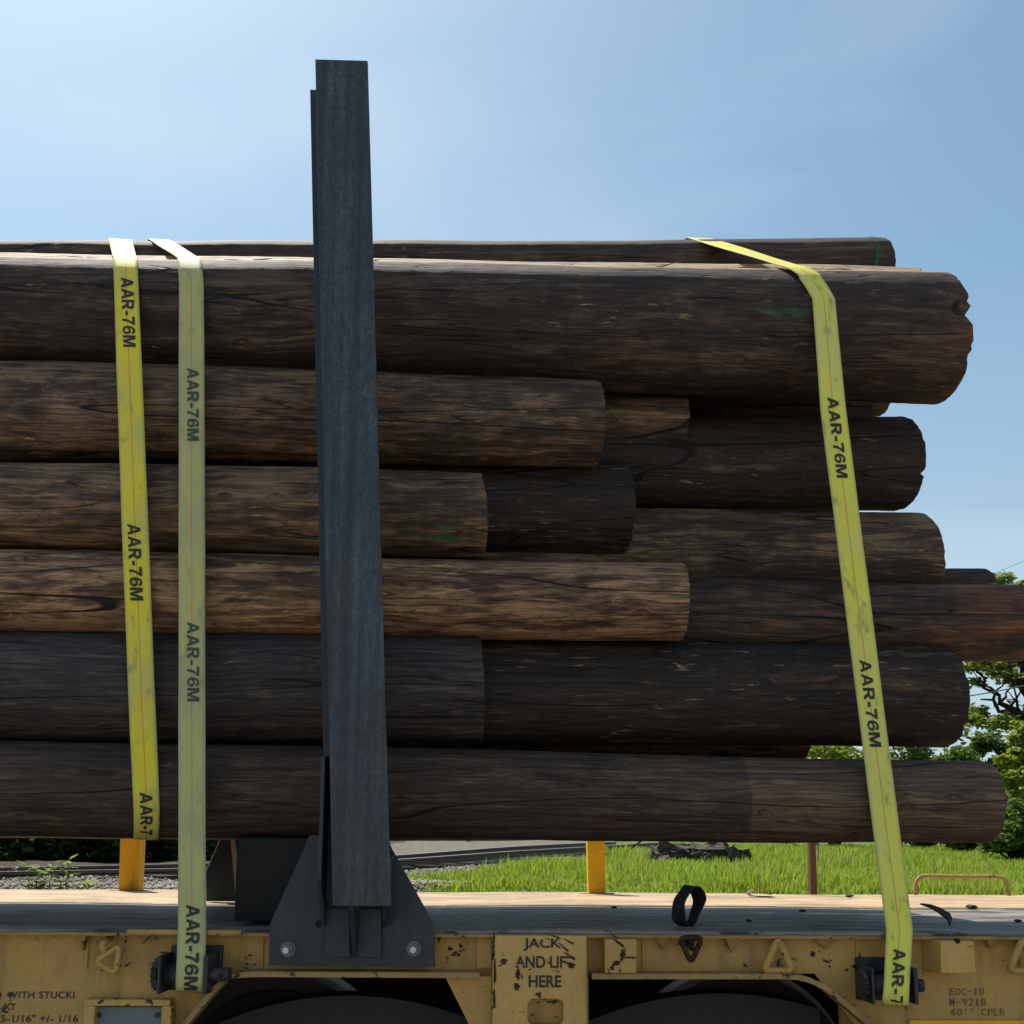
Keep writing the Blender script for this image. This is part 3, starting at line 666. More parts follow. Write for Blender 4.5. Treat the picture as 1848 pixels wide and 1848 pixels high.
strip('deck', 3.455, 4.85, DECK_Z, .010, M['deck'], .006, 3)
strip('deck_plate', 4.865, 6.2, DECK_Z + .006, .03, M['deck_far'], .004, 4)
box('deck_edge', (XL, 3.462, DECK_Z - .024), (XR, 3.53, DECK_Z - .0105), M['paint_edge'], .003)
# side web with the truck arches
def web_poly():
    pts = [(Vector((XL, YS, ZT - .02))), Vector((XR, YS, ZT - .02))]
    zb = EYE - 1.18
    pts += [Vector((XR, YS, zb))]
    pts += [P(1640, 1905), P(1470, 1757), P(1062, 1757), P(1062, 1848), P(1062, 1960), P(850, 1960), P(850, 1757), P(417, 1757), P(395, 1776), P(285, 1905)]
    a = pts[3]; b = pts[-1]
    pts[3] = Vector((P(1640, 1905).x + .25, YS, zb)); pts.append(Vector((b.x - .25, YS, zb))); pts.append(Vector((XL, YS, zb)))
    return pts
bm = bmesh.new(); bm_prism(bm, web_poly(), .014); web = link_obj('side_sill', bm_mesh(bm), M['paint'], car)
# lower flange following the arches
def flange(pts, w0=3.435, w1=3.519, th=.018, name='sill_flange', mat=None):
    bm = bmesh.new(); n = len(pts)
    nr = []
    for i in range(n):
        t = (pts[min(i + 1, n - 1)] - pts[max(i - 1, 0)]).normalized(); nr.append(Vector((t.z, 0, -t.x)))
    rows = []
    for i, p in enumerate(pts):
        q = p + nr[i] * th
        rows.append([bm.verts.new((p.x, w0, p.z)), bm.verts.new((p.x, w1, p.z)), bm.verts.new((q.x, w1, q.z)), bm.verts.new((q.x, w0, q.z))])
    for i in range(n - 1):
        for k in range(4):
            l = (k + 1) % 4; bm.faces.new((rows[i][k], rows[i][l], rows[i + 1][l], rows[i + 1][k]))
    bm.faces.new(rows[0]); bm.faces.new(rows[-1][::-1])
    return link_obj(name, bm_mesh(bm), mat or M['paint_edge'], car)
flange(round_pts([P(270, 1925), P(398, 1772), P(420, 1753), P(455, 1748), P(866, 1750)], .06))
flange(round_pts([P(1064, 1752), P(1455, 1752), P(1640, 1908)], .10))
# jacking pad column
pad = bmesh.new()
YJ = 3.425
bm_box(pad, (P(889, 1700, YJ).x, YJ, P(900, 1985, YJ).z), (P(1059, 1700, YJ).x, YS - .001, DECK_Z - .012), .008)
padm = bm_mesh(pad)
jack = link_obj('jacking_pad', padm, M['paint_jack'], car)
# slot in the pad: recessed dark pocket with a rim
def rrect(px0, py0, px1, py1, Y, r, n=6):
    a, b = P(px0, py0, Y), P(px1, py1, Y); x0, x1, z1, z0 = a.x, b.x, a.z, b.z; out = []
    for (cx, cz, s) in ((x1 - r, z1 - r, 0), (x0 + r, z1 - r, 90), (x0 + r, z0 + r, 180), (x1 - r, z0 + r, 270)):
        for k in range(n + 1):
            t = R(s + 90 * k / n); out.append(Vector((cx + r * math.cos(t), Y, cz + r * math.sin(t))))
    return out
cut = bmesh.new(); bm_prism(cut, rrect(953, 1806, 1019, 1856, YJ - .05, .025), .11); cm_ = bm_mesh(cut)
co_ = bpy.data.objects.new('cutter', cm_); COL.objects.link(co_)
md = jack.modifiers.new('slot', 'BOOLEAN'); md.object = co_; md.operation = 'DIFFERENCE'; md.solver = 'EXACT'
bpy.context.view_layer.update(); dg = bpy.context.evaluated_depsgraph_get()
nm = bpy.data.meshes.new_from_object(jack.evaluated_get(dg)); jack.modifiers.clear(); jack.data = nm; bpy.data.objects.remove(co_)
# gussets either side of the pad
bm = bmesh.new(); bm_prism(bm, [P(803, 1762, 3.47), P(860, 1762, 3.47), P(887, 1762, 3.47), P(887, 1985, 3.47), P(892, 1985, 3.47), P(850, 1850, 3.47)][:4] + [P(870, 1985, 3.47), P(846, 1848, 3.47)], .03); link_obj('gusset_plate', bm_mesh(bm), M['paint'], car)
# recess either side of the pad (shadowed), pockets
def under(v): v.z = min(v.z, DECK_Z - .0245); return v
def pocket(px0, px1, py0, py1, Y, taper=0, mat='paint_worn', name='stake_pocket'):
    bm = bmesh.new(); a, b, c, d = under(P(px0, py0, Y)), under(P(px1, py0, Y)), P(px1 + taper, py1, Y), P(px0 + taper * .3, py1, Y)
    bm_prism(bm, [a, b, c, d], YS - Y - .001, .006); return link_obj(name, bm_mesh(bm), M[mat], car)
pocket(1092, 1149, 1680, 1757, 3.43)
pocket(1697, 1757, 1679, 1757, 3.42, 5, 'paint_jack')
pocket(860, 888, 1681, 1748, 3.50, 0, 'paint')
# wedge panel beside the right pocket
bm = bmesh.new(); a, b, c, d = under(P(1662, 1681, 3.519)), under(P(1697, 1681, 3.43)), P(1702, 1757, 3.43), P(1665, 1752, 3.519)
bm.faces.new([bm.verts.new(v) for v in (a, b, c, d)]); link_obj('wedge_plate', bm_mesh(bm), M['paint'], car)
# triangular brackets under the deck edge
def bracket(px0, px1, py1, apex, mat='paint_edge'):
    bm = bmesh.new(); a, b, c = under(P(px0, 1681, 3.47)), under(P(px1, 1681, 3.47)), P(apex, py1, 3.505)
    d, e, f = [Vector((v.x, YS - .001, v.z)) for v in (a, b, c)]
    vs = [bm.verts.new(v) for v in (a, b, c, d, e, f)]
    for q in ((0, 1, 2), (3, 5, 4), (0, 3, 4, 1), (1, 4, 5, 2), (2, 5, 3, 0)): bm.faces.new([vs[i] for i in q])
    return link_obj('bracket', bm_mesh(bm), M[mat], car)
bracket(1184, 1212, 1716, 1195); bracket(1310, 1342, 1720, 1320); bracket(1472, 1512, 1714, 1490); bracket(1782, 1816, 1712, 1786); bracket(140, 156, 1716, 149); bracket(256, 268, 1704, 256)
# round bar welded on the left deck edge
bm = bmesh.new(); q0, q1 = P(232, 1672, 3.45), P(436, 1672, 3.45); q0.z = q1.z = DECK_Z - .010; q0.y = q1.y = 3.449; bm_cyl(bm, q0, q1, .0105, seg=16); link_obj('round_bar', bm_mesh(bm, True), M['paint_worn'], car)
# vertical panel joints
for px in (420 + 55, 1160, 1545, 1838, 160):
    bm = bmesh.new(); a = P(px, 1690); bm_box(bm, (a.x - .004, YS - .008, P(px, 1748).z), (a.x + .004, YS - .001, ZT - .03), .002); link_obj('weld_rib', bm_mesh(bm), M['paint'], car)
# tie rings
def tie_ring(cx, cy, s=1.0, mat='paint', tilt=0.0, hang=True):
    Y = 3.46; root = None
    bm = bmesh.new()
    A = [(-26, 30), (26, 30), (0, -28)]
    ca, sa = math.cos(tilt), math.sin(tilt)
    loop = [P(cx + s * (x * ca - y * sa), cy + s * (x * sa + y * ca), Y) for x, y in A]
    n = len(loop); pts = []
    for i in range(n):
        p, q, r_ = loop[i - 1], loop[i], loop[(i + 1) % n]
        a = q + (p - q).normalized() * .022; b = q + (r_ - q).normalized() * .022
        for k in range(6):
            t = k / 5; pts.append(a * (1 - t) ** 2 + q * 2 * t * (1 - t) + b * t * t)
    bm_tube(bm, pts, .0125 * s, 10, True)
    ring = link_obj('tie_ring', bm_mesh(bm, True), M[mat], car)
    bm = bmesh.new(); h = P(cx, cy - 42 * s, YS - .012); h.z = min(h.z, DECK_Z - .034); k = P(cx, cy - 20 * s, 3.462)
    bm_tube(bm, [Vector((h.x - .012, h.y + .01, h.z)), Vector((h.x - .012, 3.452, h.z - .015)), Vector((h.x - .012, 3.444, k.z + .005)), Vector((h.x - .008, 3.462, k.z - .022)), Vector((h.x - .006, YS, k.z - .014))], .0105, 8)
    link_obj('ring_hanger', bm_mesh(bm, True), M[mat], car)
tie_ring(204, 1726, .82, 'paint', .55); tie_ring(1404, 1722, 1.0, 'paint'); tie_ring(1846, 1722, 1.0, 'paint'); tie_ring(1247, 1716, .78, 'rust', math.pi)
# placard frame
pf = bmesh.new()
for (a, b, c, d) in ((152, 1804, 306, 1816), (152, 1816, 167, 1890), (292, 1816, 306, 1890)):
    u, v = P(a, b, 3.47), P(c, d, 3.47); bm_box(pf, (u.x, 3.47, v.z), (v.x, YS - .001, u.z), .003)
fr = link_obj('placard_frame', bm_mesh(pf), M['paint_worn'], car)
u, v = P(168, 1817, 3.505), P(291, 1890, 3.505); box('placard', (u.x, 3.503, v.z), (v.x, 3.512, u.z), M['placard'], .001, car)
for px in (178, 284):
    bm = bmesh.new(); c = P(px, 1832, 3.5); bm_cyl(bm, (c.x, 3.497, c.z), (c.x, 3.506, c.z), .009, seg=12); link_obj('rivet', bm_mesh(bm), M['blackiron'], car)
# body behind: centre sill, far side, cross ties (dark under-side)
box('centre_sill', (XL, 4.55, .62), (XR, 5.2, DECK_Z - .05), M['dark'])
box('far_sill', (XL, 6.08, .75), (XR, 6.10, DECK_Z - .03), M['dark'])
for x in (-6.5, -4.6, -2.7, 2.8, 4.8): box('cross_bearer', (x - .05, 3.54, 1.05), (x + .05, 4.545, DECK_Z - .016), M['dark'])
for x in (-6.5, -4.6, -2.7, 2.8, 4.8): box('cross_bearer', (x - .05, 5.205, 1.05), (x + .05, 6.075, DECK_Z - .026), M['dark'])
# small boxes at the right underside and yellow strip at the very bottom
u, v = P(1530, 1818, 3.6), P(1590, 1870, 3.6); box('underframe_bracket', (u.x, 3.56, v.z), (v.x, 3.7, u.z), M['paint'])
u, v = P(1648, 1844, 3.48), P(1990, 1880, 3.48); box('yellow_stripe', (u.x, 3.508, v.z), (v.x, 3.5195, u.z), M['yellow'], .0005)
# truck (bogie)
truck = bpy.data.objects.new('truck', None); COL.objects.link(truck); truck.parent = car; truck.matrix_parent_inverse = Matrix.Translation(-car.location)
def tchild(name, me, mat):
    o = link_obj(name, me, mat); o.parent = truck; o.matrix_parent_inverse = Matrix.Identity(4); return o
WR = .46
for px in (505, 1330):
    xw = pix(px, 1760, 4.1).x
    for (y0, y1) in ((4.05, 4.18), (5.55, 5.68)):
        bm = bmesh.new(); seg = 72; prof = [(WR, y0), (WR + .006, y0 + .1), (WR + .03, y0 + .105), (WR + .03, y1), (WR - .06, y1), (WR - .07, y1 - .03), (.14, y1 - .05), (.14, y0 - .02), (WR - .08, y0 + .05), (WR - .06, y0)]
        rings = [[bm.verts.new((xw + r * math.cos(2 * math.pi * k / seg), yy, .70 + r * math.sin(2 * math.pi * k / seg))) for k in range(seg)] for r, yy in prof]
        for i in range(len(prof)):
            A, B = rings[i], rings[(i + 1) % len(prof)]
            for k in range(seg):
                l = (k + 1) % seg; bm.faces.new((A[k], A[l], B[l], B[k]))
        me = bm_mesh(bm, False); o = tchild('wheel', me, M['grimy']); me.materials.append(M['tread'])
        for p in me.polygons:
            c = p.center; rr = math.hypot(c.x - xw, c.z - .7)
            if rr > WR - .02: p.material_index = 1
    bm = bmesh.new(); bm_cyl(bm, (xw, 3.9, .70), (xw, 5.85, .70), .08, seg=20); tchild('axle', bm_mesh(bm, True), M['grimy'])
YB = 3.86
prof = []
for px in range(380, 1500, 20):
    d1 = abs(px - 630) / 250; d2 = abs(px - 1300) / 250; top = 1898
    top = min(top, 1797 + 55 * d1 ** 2 if d1 < 1.25 else 1898, 1793 + 55 * d2 ** 2 if d2 < 1.25 else 1898)
    prof.append(pix(px, top, YB))
prof += [pix(1480, 2050, YB), pix(1200, 2150, YB), pix(740, 2150, YB), pix(390, 2050, YB)]
bm = bmesh.new(); bm_prism(bm, prof, .13); tchild('side_frame', bm_mesh(bm), M['grimy'])
# grab rail on the far edge
gp = [pix(1652, 1622, 6.14), pix(1652, 1592, 6.14), pix(1662, 1580, 6.14), pix(1735, 1582, 6.14), pix(1806, 1582, 6.14), pix(1818, 1590, 6.14), pix(1821, 1622, 6.14)]
bm = bmesh.new(); bm_tube(bm, round_pts(gp, .05, 4), .012, 10); link_obj('grab_rail', bm_mesh(bm, True), M['paint_edge'], car)
# strap winches
def winch(px0, px1, py0, py1, fr=.70):
    Y = 3.40; a, b = P(px0, py0, Y), P(px1, py1, Y); zc = (a.z + b.z) / 2; rr = (a.z - b.z) / 2
    root = bpy.data.objects.new('strap_winch', None); COL.objects.link(root); root.parent = car; root.matrix_parent_inverse = Matrix.Translation(-car.location)
    def ch(nm, me, mat): o = link_obj(nm, me, mat); o.parent = root; o.matrix_parent_inverse = Matrix.Identity(4); return o
    bm = bmesh.new(); L = b.x - a.x
    bm_box(bm, (a.x + L * .12, YS - .02, b.z - .01), (a.x + L * .80, YS - .001, a.z + .03), .003)
    bm_prism(bm, [Vector((a.x + L * fr, Y - .035, b.z - .005)), Vector((a.x + L * (fr + .06), Y - .035, b.z - .005)), Vector((a.x + L * (fr + .06), Y - .035, a.z + .01)), Vector((a.x + L * fr, Y - .035, a.z + .01))], .15, .004)
    bm_prism(bm, [Vector((a.x + L * .12, Y - .035, b.z - .005)), Vector((a.x + L * .16, Y - .035, b.z - .005)), Vector((a.x + L * .16, Y - .035, a.z + .01)), Vector((a.x + L * .12, Y - .035, a.z + .01))], .15, .004)
    ch('winch_frame', bm_mesh(bm), M['blackiron'])
    bm = bmesh.new(); bm_cyl(bm, (a.x + L * .16, Y + .02, zc), (a.x + L * fr, Y + .02, zc), rr * .62, seg=28); ch('drum', bm_mesh(bm, True), M['blackiron'])
    bm = bmesh.new(); bm_cyl(bm, (a.x + L * (fr + .06), Y + .01, zc), (b.x, Y + .01, zc), rr * .42, seg=24)
    ch('winch_cap', bm_mesh(bm), M['blackiron'])
    bm = bmesh.new(); c = Vector((b.x - L * .09, Y + .01 - rr * .42, zc)); bm_cyl(bm, c + Vector((0, -.001, 0)), c + Vector((0, .01, 0)), .0085, seg=14); ch('bar_hole', bm_mesh(bm), M['dark'])
    # ratchet wheel
    bm = bmesh.new(); x = a.x + L * .03; n = 14; ra, rb = [], []
    for k in range(n * 2):
        r2 = rr * (.98 if k % 2 == 0 else .80); t = math.pi * k / n
        ra.append(bm.verts.new((x, Y + .02 + r2 * math.cos(t), zc + r2 * math.sin(t)))); rb.append(bm.verts.new((x + L * .07, Y + .02 + r2 * math.cos(t + .12), zc + r2 * math.sin(t + .12))))
    for k in range(2 * n):
        l = (k + 1) % (2 * n); bm.faces.new((ra[k], ra[l], rb[l], rb[k]))
    bm.faces.new(ra[::-1]); bm.faces.new(rb); ch('ratchet_wheel', bm_mesh(bm), M['blackiron'])
    return root
winch(274, 412, 1728, 1790); winch(1552, 1668, 1750, 1808, .79)

# ------------------------------------------------------------------ lettering
def text_mesh(s, bold=.02, space=1.0):
    cu = bpy.data.curves.new('txt', 'FONT'); cu.body = s; cu.offset = bold; cu.resolution_u = 6; cu.space_character = space
    o = bpy.data.objects.new('txt', cu); COL.objects.link(o); bpy.context.view_layer.update()
    me = bpy.data.meshes.new_from_object(o.evaluated_get(bpy.context.evaluated_depsgraph_get())); bpy.data.objects.remove(o); bpy.data.curves.remove(cu)
    n = len(me.vertices); V = np.empty(n * 3, np.float32); me.vertices.foreach_get('co', V); V = V.reshape(-1, 3)
    F = [list(p.vertices) for p in me.polygons]; bpy.data.meshes.remove(me); return V, F
def norm(V):
    lo, hi = V.min(0), V.max(0); return (V - lo) / np.maximum(hi - lo, 1e-6)
GLYPH = {
 'A': (1.0, [[(0,0),(.23,0),(.31,.2),(.69,.2),(.77,0),(1,0),(.64,1),(.36,1)], [(.38,.38),(.62,.38),(.5,.76)]]),
 'R': (.96, [[(0,0),(.25,0),(.25,.38),(.40,.38),(.68,0),(1,0),(.68,.42),(.84,.49),(.92,.60),(.94,.71),(.89,.86),(.77,.96),(.60,1),(0,1)], [(.25,.56),(.54,.56),(.65,.61),(.68,.68),(.65,.76),(.54,.81),(.25,.81)]]),
 '-': (.46, [[(.05,.26),(.95,.26),(.95,.46),(.05,.46)]]),
 '7': (.80, [[(0,1),(0,.79),(.66,.79),(.45,.56),(.31,.3),(.26,0),(.53,0),(.58,.3),(.71,.55),(1,.85),(1,1)]]),
 '6': (.82, [[(.96,.74),(.90,.89),(.74,.99),(.52,1.0),(.27,.94),(.09,.76),(0,.46),(.04,.22),(.18,.06),(.5,-.01),(.80,.05),(.96,.2),(1,.33),(.95,.49),(.8,.61),(.59,.65),(.4,.61),(.27,.53),(.31,.69),(.4,.80),(.52,.83),(.63,.80),(.7,.71)], [(.74,.32),(.70,.42),(.60,.48),(.45,.48),(.33,.42),(.28,.32),(.33,.22),(.45,.16),(.60,.16),(.70,.22)]]),
 'M': (1.12, [[(0,0),(.21,0),(.21,.70),(.40,0),(.60,0),(.79,.70),(.79,0),(1,0),(1,1),(.69,1),(.5,.33),(.31,1),(0,1)]])}
def block_text(s):
    """heavy block capitals: outlines with holes filled by a flat curve"""
    cu = bpy.data.curves.new('t', 'CURVE'); cu.dimensions = '2D'; cu.fill_mode = 'BOTH'; x = 0
    for ch in s:
        w, loops = GLYPH[ch]
        for lp in loops:
            sp = cu.splines.new('POLY'); sp.points.add(len(lp) - 1); sp.use_cyclic_u = True
            for i, (a, b) in enumerate(lp): sp.points[i].co = (x + a * w, b, 0, 1)
        x += w + .10
    o = bpy.data.objects.new('t', cu); COL.objects.link(o); bpy.context.view_layer.update()
    me = bpy.data.meshes.new_from_object(o.evaluated_get(bpy.context.evaluated_depsgraph_get())); bpy.data.objects.remove(o); bpy.data.curves.remove(cu)
    V = np.array([v.co[:] for v in me.vertices], np.float32); F = [list(p.vertices) for p in me.polygons]; bpy.data.meshes.remove(me); return V, F
def flat_text(s, px0, py0, px1, py1, Y, mat, parent=car, bold=.02, name='lettering', space=1.0):
    V, F = text_mesh(s, bold, space); V = norm(V)
    a, b = pix(px0, py0, Y), pix(px1, py1, Y)
    W = [(a.x + v[0] * (b.x - a.x), Y, b.z + v[1] * (a.z - b.z)) for v in V]
    me = mesh_from(W, F); bm = bmesh.new(); bm.from_mesh(me)
    for f in bm.faces:
        if f.normal.y > 0: f.normal_flip()
    bm.to_mesh(me); bm.free(); return link_obj(name, me, mat, parent)
def scrape(px, py, rx, ry, Y, seed, mat='rust', ang=0.0, parent=car):
    rg = random.Random(seed); n = 22; V = []
    for k in range(n):
        t = 2 * math.pi * k / n; r = .45 + .8 * rg.random(); x, y = rx * r * math.cos(t), ry * r * math.sin(t)
        V.append(pix(px + x * math.cos(ang) - y * math.sin(ang), py + x * math.sin(ang) + y * math.cos(ang), Y))
    return link_obj('paint_scrape', mesh_from(V, [tuple(range(n))]), M[mat], parent)
YT = YJ - .0015
flat_text('JACK', 945, 1693, 1013, 1716, YT, M['ink'], bold=.026)
flat_text('AND LIFT', 930, 1725, 1036, 1747, YT, M['ink'], bold=.026)
flat_text('HERE', 954, 1760, 1013, 1782, YT, M['ink'], bold=.026)
YU = YJ - .003
for i, (a, b, c, d, an) in enumerate([(1030, 1741, 9, 6, .3), (1020, 1712, 10, 2.2, .6), (1028, 1700, 12, 1.8, .5), (1012, 1704, 7, 1.6, .55), (1024, 1722, 8, 1.8, .5), (934, 1758, 4.5, 12, 0.05), (933, 1780, 5.5, 8, .1), (942, 1762, 1.6, 6, 0), (1001, 1690, 14, 1.6, .3), (1034, 1730, 5, 3, .2)]):
    scrape(a, b, c, d, YU, 100 + i, 'rust', an)
for i, (a, b, c, d, an) in enumerate([(986, 1697, 9, 3.2, .6), (936, 1741, 10, 1.2, -.1), (1029, 1733, 7, 3, .4)]): scrape(a, b, c, d, YU - .0005, 130 + i, 'paint_jack', an)
for i, (a, b, c, d, an) in enumerate([(1118, 1703, 14, 3, .7), (1110, 1690, 7, 2, .5), (1124, 1722, 5, 12, .3), (1113, 1738, 8, 4, -.2), (1136, 1728, 16, 2, .05), (1104, 1746, 4, 5, 0)]): scrape(a, b, c, d, 3.4285, 150 + i, 'rust', an)
for i, (a, b, c, d) in enumerate([(812, 1712, 5, 5), (832, 1707, 4, 4), (1467, 1721, 5, 6), (1543, 1744, 6, 4), (793, 1692, 4, 9), (226, 1700, 2, 2)]): scrape(a, b, c, d, YS - .002, 170 + i)
for i, (a, b, c, d, an) in enumerate([(891, 1700, 2.2, 22, .05), (893, 1755, 2.4, 26, 0), (890, 1725, 3, 10, .2), (892, 1800, 2, 20, 0)]): scrape(a, b, c, d, YU, 190 + i, 'rust', an)
bm = bmesh.new(); c = P(1728, 1698, 3.42); bm_cyl(bm, (c.x, 3.4165, c.z), (c.x, 3.43, c.z), .009, seg=16); link_obj('pocket_hole', bm_mesh(bm), M['dark'], car)
YW = YS - .002
flat_text('WITH STUCKI', 13, 1789, 134, 1802, YW, M['ink'], bold=.015, space=1.12)
flat_text('D', -10, 1789, 2, 1802, YW, M['ink'], bold=.015)
flat_text('XT', 6, 1811, 28, 1823, YW, M['ink'], bold=.015)
flat_text('5-1/16" +/- 1/16', 2, 1831, 140, 1845, YW, M['ink'], bold=.012, space=1.08)
def stencil(s, px0, py0, pitch, w, h, Y):
    bmA = bmesh.new()
    for i, chr_ in enumerate(s):
        if chr_ == ' ': continue
        V, F = text_mesh(chr_, .012); V = norm(V)
        y0, y1, x0, x1 = 0, 1, 0, 1
        if chr_ == '-': y0, y1 = .46, .58
        if chr_ == "'": y0, y1, x0, x1 = .62, 1, .35, .65
        if chr_ in '1I': x0, x1 = .3, .62
        b2 = bmesh.new(); vs = [b2.verts.new((x0 + v[0] * (x1 - x0), 0, y0 + v[1] * (y1 - y0))) for v in V]
        for f in F:
            try: b2.faces.new([vs[k] for k in f])
            except ValueError: pass
        if chr_ in 'OC0689EMB2GRPQ':
            for xc in (.46, .58): bmesh.ops.bisect_plane(b2, geom=b2.verts[:] + b2.edges[:] + b2.faces[:], plane_co=(xc, 0, 0), plane_no=(1, 0, 0))
            bmesh.ops.delete(b2, geom=[f for f in b2.faces if .46 < f.calc_center_median().x < .58], context='FACES')
        for v in b2.verts:
            q = pix(px0 + i * pitch + v.co.x * w, py0 + (1 - v.co.z) * h, Y); v.co = q
        me = bpy.data.meshes.new('t'); b2.to_mesh(me); b2.free(); bmA.from_mesh(me); bpy.data.meshes.remove(me)
    for f in bmA.faces:
        if f.normal.y > 0: f.normal_flip()
    me = bpy.data.meshes.new('m'); bmA.to_mesh(me); bmA.free(); return link_obj('lettering', me, M['ink_stencil'], car)
stencil('EOC-10', 1714, 1783, 10.8, 8.5, 13, YW); stencil('M-921B', 1714, 1802, 11.4, 9, 13, YW); stencil("60'' CPLR", 1717, 1820, 11.0, 8.5, 13, YW)

# ------------------------------------------------------------------ poles (logs)
LOGS = {}
def make_log(key, label, Y0, xl, xr, xend, mat, ragged=.004, xstart=-5.2, notches=(), kz=0.0, kfr=0.0, group='dark weathered utility poles stacked on the flatcar', sag=0.0, nvis=None):
    """xl, xr: (column, upper edge row, lower edge row) of the outline at two places; the pole's front stands at depth Y0"""
    def fit(px, t, b):
        r = .2
        for _ in range(12):
            Yc = Y0 + r; dt, db = ray(px, t), ray(px, b)
            e1 = math.atan2(dt.z, dt.y); e2 = math.atan2(db.z, db.y); al = (e1 - e2) / 2; ec = (e1 + e2) / 2
            r = Y0 * math.sin(al) / (math.cos(ec) - math.sin(al))
        Yc = Y0 + r; z = EYE + Yc * math.tan(ec); x = x_for(px, Yc, z); return x, z, Yc, r
    x1, z1, y1, r1 = fit(*xl); x2, z2, y2, r2 = fit(*xr)
    rm = (r1 + r2) / 2; xe = x_for(xend, Y0 + .02, (z1 + z2) / 2)
    def ax(x):
        t = (x - x1) / (x2 - x1); tc = np.clip(t, -.6, 1.5)
        return z1 + (z2 - z1) * tc, y1 + (y2 - y1) * tc, np.maximum(r1 + (r2 - r1) * tc, .6 * rm)
    nseg = 88; step = .022
    xs = np.concatenate([np.arange(xstart, -2.2, .12), np.arange(-2.2, xe - .06, step), np.linspace(xe - .055, xe, 8)]) if xe > -2.1 else np.linspace(xstart, xe, 80)
    ph = RNG.random(24) * 6.28; kf = RNG.uniform(.5, 3.2, 12)
    A = np.linspace(0, 2 * np.pi, nseg, endpoint=False); X, TH = np.meshgrid(xs, A, indexing='ij')
    zc, yc, rr = ax(X)
    d = .011 * np.sin(2 * TH + ph[0] + .3 * X) + .006 * np.sin(3 * TH + ph[1] - .5 * X)
    for i in range(6): d = d + .0048 * np.sin(kf[i] * 3 * X + ph[2 + i] + (i % 4) * TH)
    for i in range(5): d = d + .004 * np.sin((7 + 3 * i) * TH + ph[8 + i] + .35 * np.sin(kf[6 + i] * X))
    d = d + .0022 * np.sin(41 * X + 3 * np.sin(5 * TH + ph[14]) + ph[15]) * np.sin(9 * TH + ph[16] + 2 * X)
    d = d + .0025 * RNG.normal(size=d.shape) * .5
    # round the rim of the cut a little
    de = np.clip((xe - X) / .02, 0, 1); rad = rr * (1 + d) * (1 - .008 * (1 - de) ** 2)
    # jagged end outline
    je = np.zeros(nseg)
    for i in range(1, 9): je += RNG.normal() * np.sin((i * 3 - 2) * A + RNG.random() * 6.28) / (i ** .6) * .5
    je = je * ragged + RNG.normal(size=nseg) * ragged * .45
    je -= kz * (1 + np.cos(A)) / 2 + kfr * (1 - np.sin(A))
    for (an, wd, dp) in notches:
        da = np.abs((A - an + np.pi) % (2 * np.pi) - np.pi); je -= dp * np.clip(1 - da / wd, 0, 1)
    Xj = X + je[None, :] * np.clip(1 - (xe - X) / .16, 0, 1)
    zc = zc + .004 * np.sin(1.3 * X + ph[18]) + .0025 * np.sin(3.1 * X + ph[19])
    # angle 0 = up, pi/2 = towards the camera
    Yv = yc - rad * np.sin(TH); Zv = zc + rad * np.cos(TH)
    V = np.stack([Xj, Yv, Zv], -1).reshape(-1, 3); nx = len(xs)
    i = np.arange(nx * nseg).reshape(nx, nseg)
    F = np.stack([i[:-1], np.roll(i, -1, 1)[:-1], np.roll(i, -1, 1)[1:], i[1:]], -1).reshape(-1, 4)
    z_e, y_e, r_e = ax(xe); z_s, y_s, r_s = ax(xstart)
    V = np.vstack([V, [[xe - .004, y_e, z_e], [xstart, y_s, z_s]]])
    me = bpy.data.meshes.new('pole'); me.vertices.add(len(V)); me.vertices.foreach_set('co', V.astype(np.float32).ravel())
    c1, c2 = len(V) - 2, len(V) - 1; e = i[-1]; s0 = i[0]
    T = np.vstack([np.stack([e, np.roll(e, -1), np.full(nseg, c1)], -1), np.stack([np.roll(s0, -1), s0, np.full(nseg, c2)], -1)])
    li = np.concatenate([F.ravel(), T.ravel()]).astype(np.int32); nF, nT = len(F), len(T)
    me.loops.add(len(li)); me.loops.foreach_set('vertex_index', li); me.polygons.add(nF + nT)
    me.polygons.foreach_set('loop_start', np.concatenate([np.arange(nF) * 4, nF * 4 + np.arange(nT) * 3]).astype(np.int32))
    me.polygons.foreach_set('loop_total', np.concatenate([np.full(nF, 4), np.full(nT, 3)]).astype(np.int32))
    me.polygons.foreach_set('material_index', np.concatenate([np.zeros(nF), np.ones(nT)]).astype(np.int32))
    me.polygons.foreach_set('use_smooth', np.concatenate([np.ones(nF), np.zeros(nT)]).astype(bool))
    me.update(calc_edges=True)
    uvl = me.uv_layers.new(name='UVMap')
    va = np.repeat(A[None] + 0 * X, 1, 0); vr = va * float(rm)
    U = np.concatenate([X.ravel(), [xe, xstart]]); W = np.concatenate([vr.ravel(), [0, 0]])
    uvq = np.stack([U[F], W[F]], -1)
    last = (F[:, 1] % nseg == 0); uvq[last, 1, 1] = 2 * np.pi * rm; uvq[last, 2, 1] = 2 * np.pi * rm
    YZ = V[:, 1:] - np.array([y_e, z_e]); YZ2 = V[:, 1:] - np.array([y_s, z_s])
    uvt = np.concatenate([YZ[T[:nseg]], YZ2[T[nseg:]]])
    uvl.data.foreach_set('uv', np.concatenate([uvq.reshape(-1, 2), uvt.reshape(-1, 2)]).astype(np.float32).ravel())
    o = link_obj('utility_pole', me, [mat, M['end']])
    tag(o, label, 'wooden pole', group)
    LOGS[key] = dict(ax=ax, xe=xe, r=rm, o=o); return o
HP = math.pi / 2
F0 = 3.58
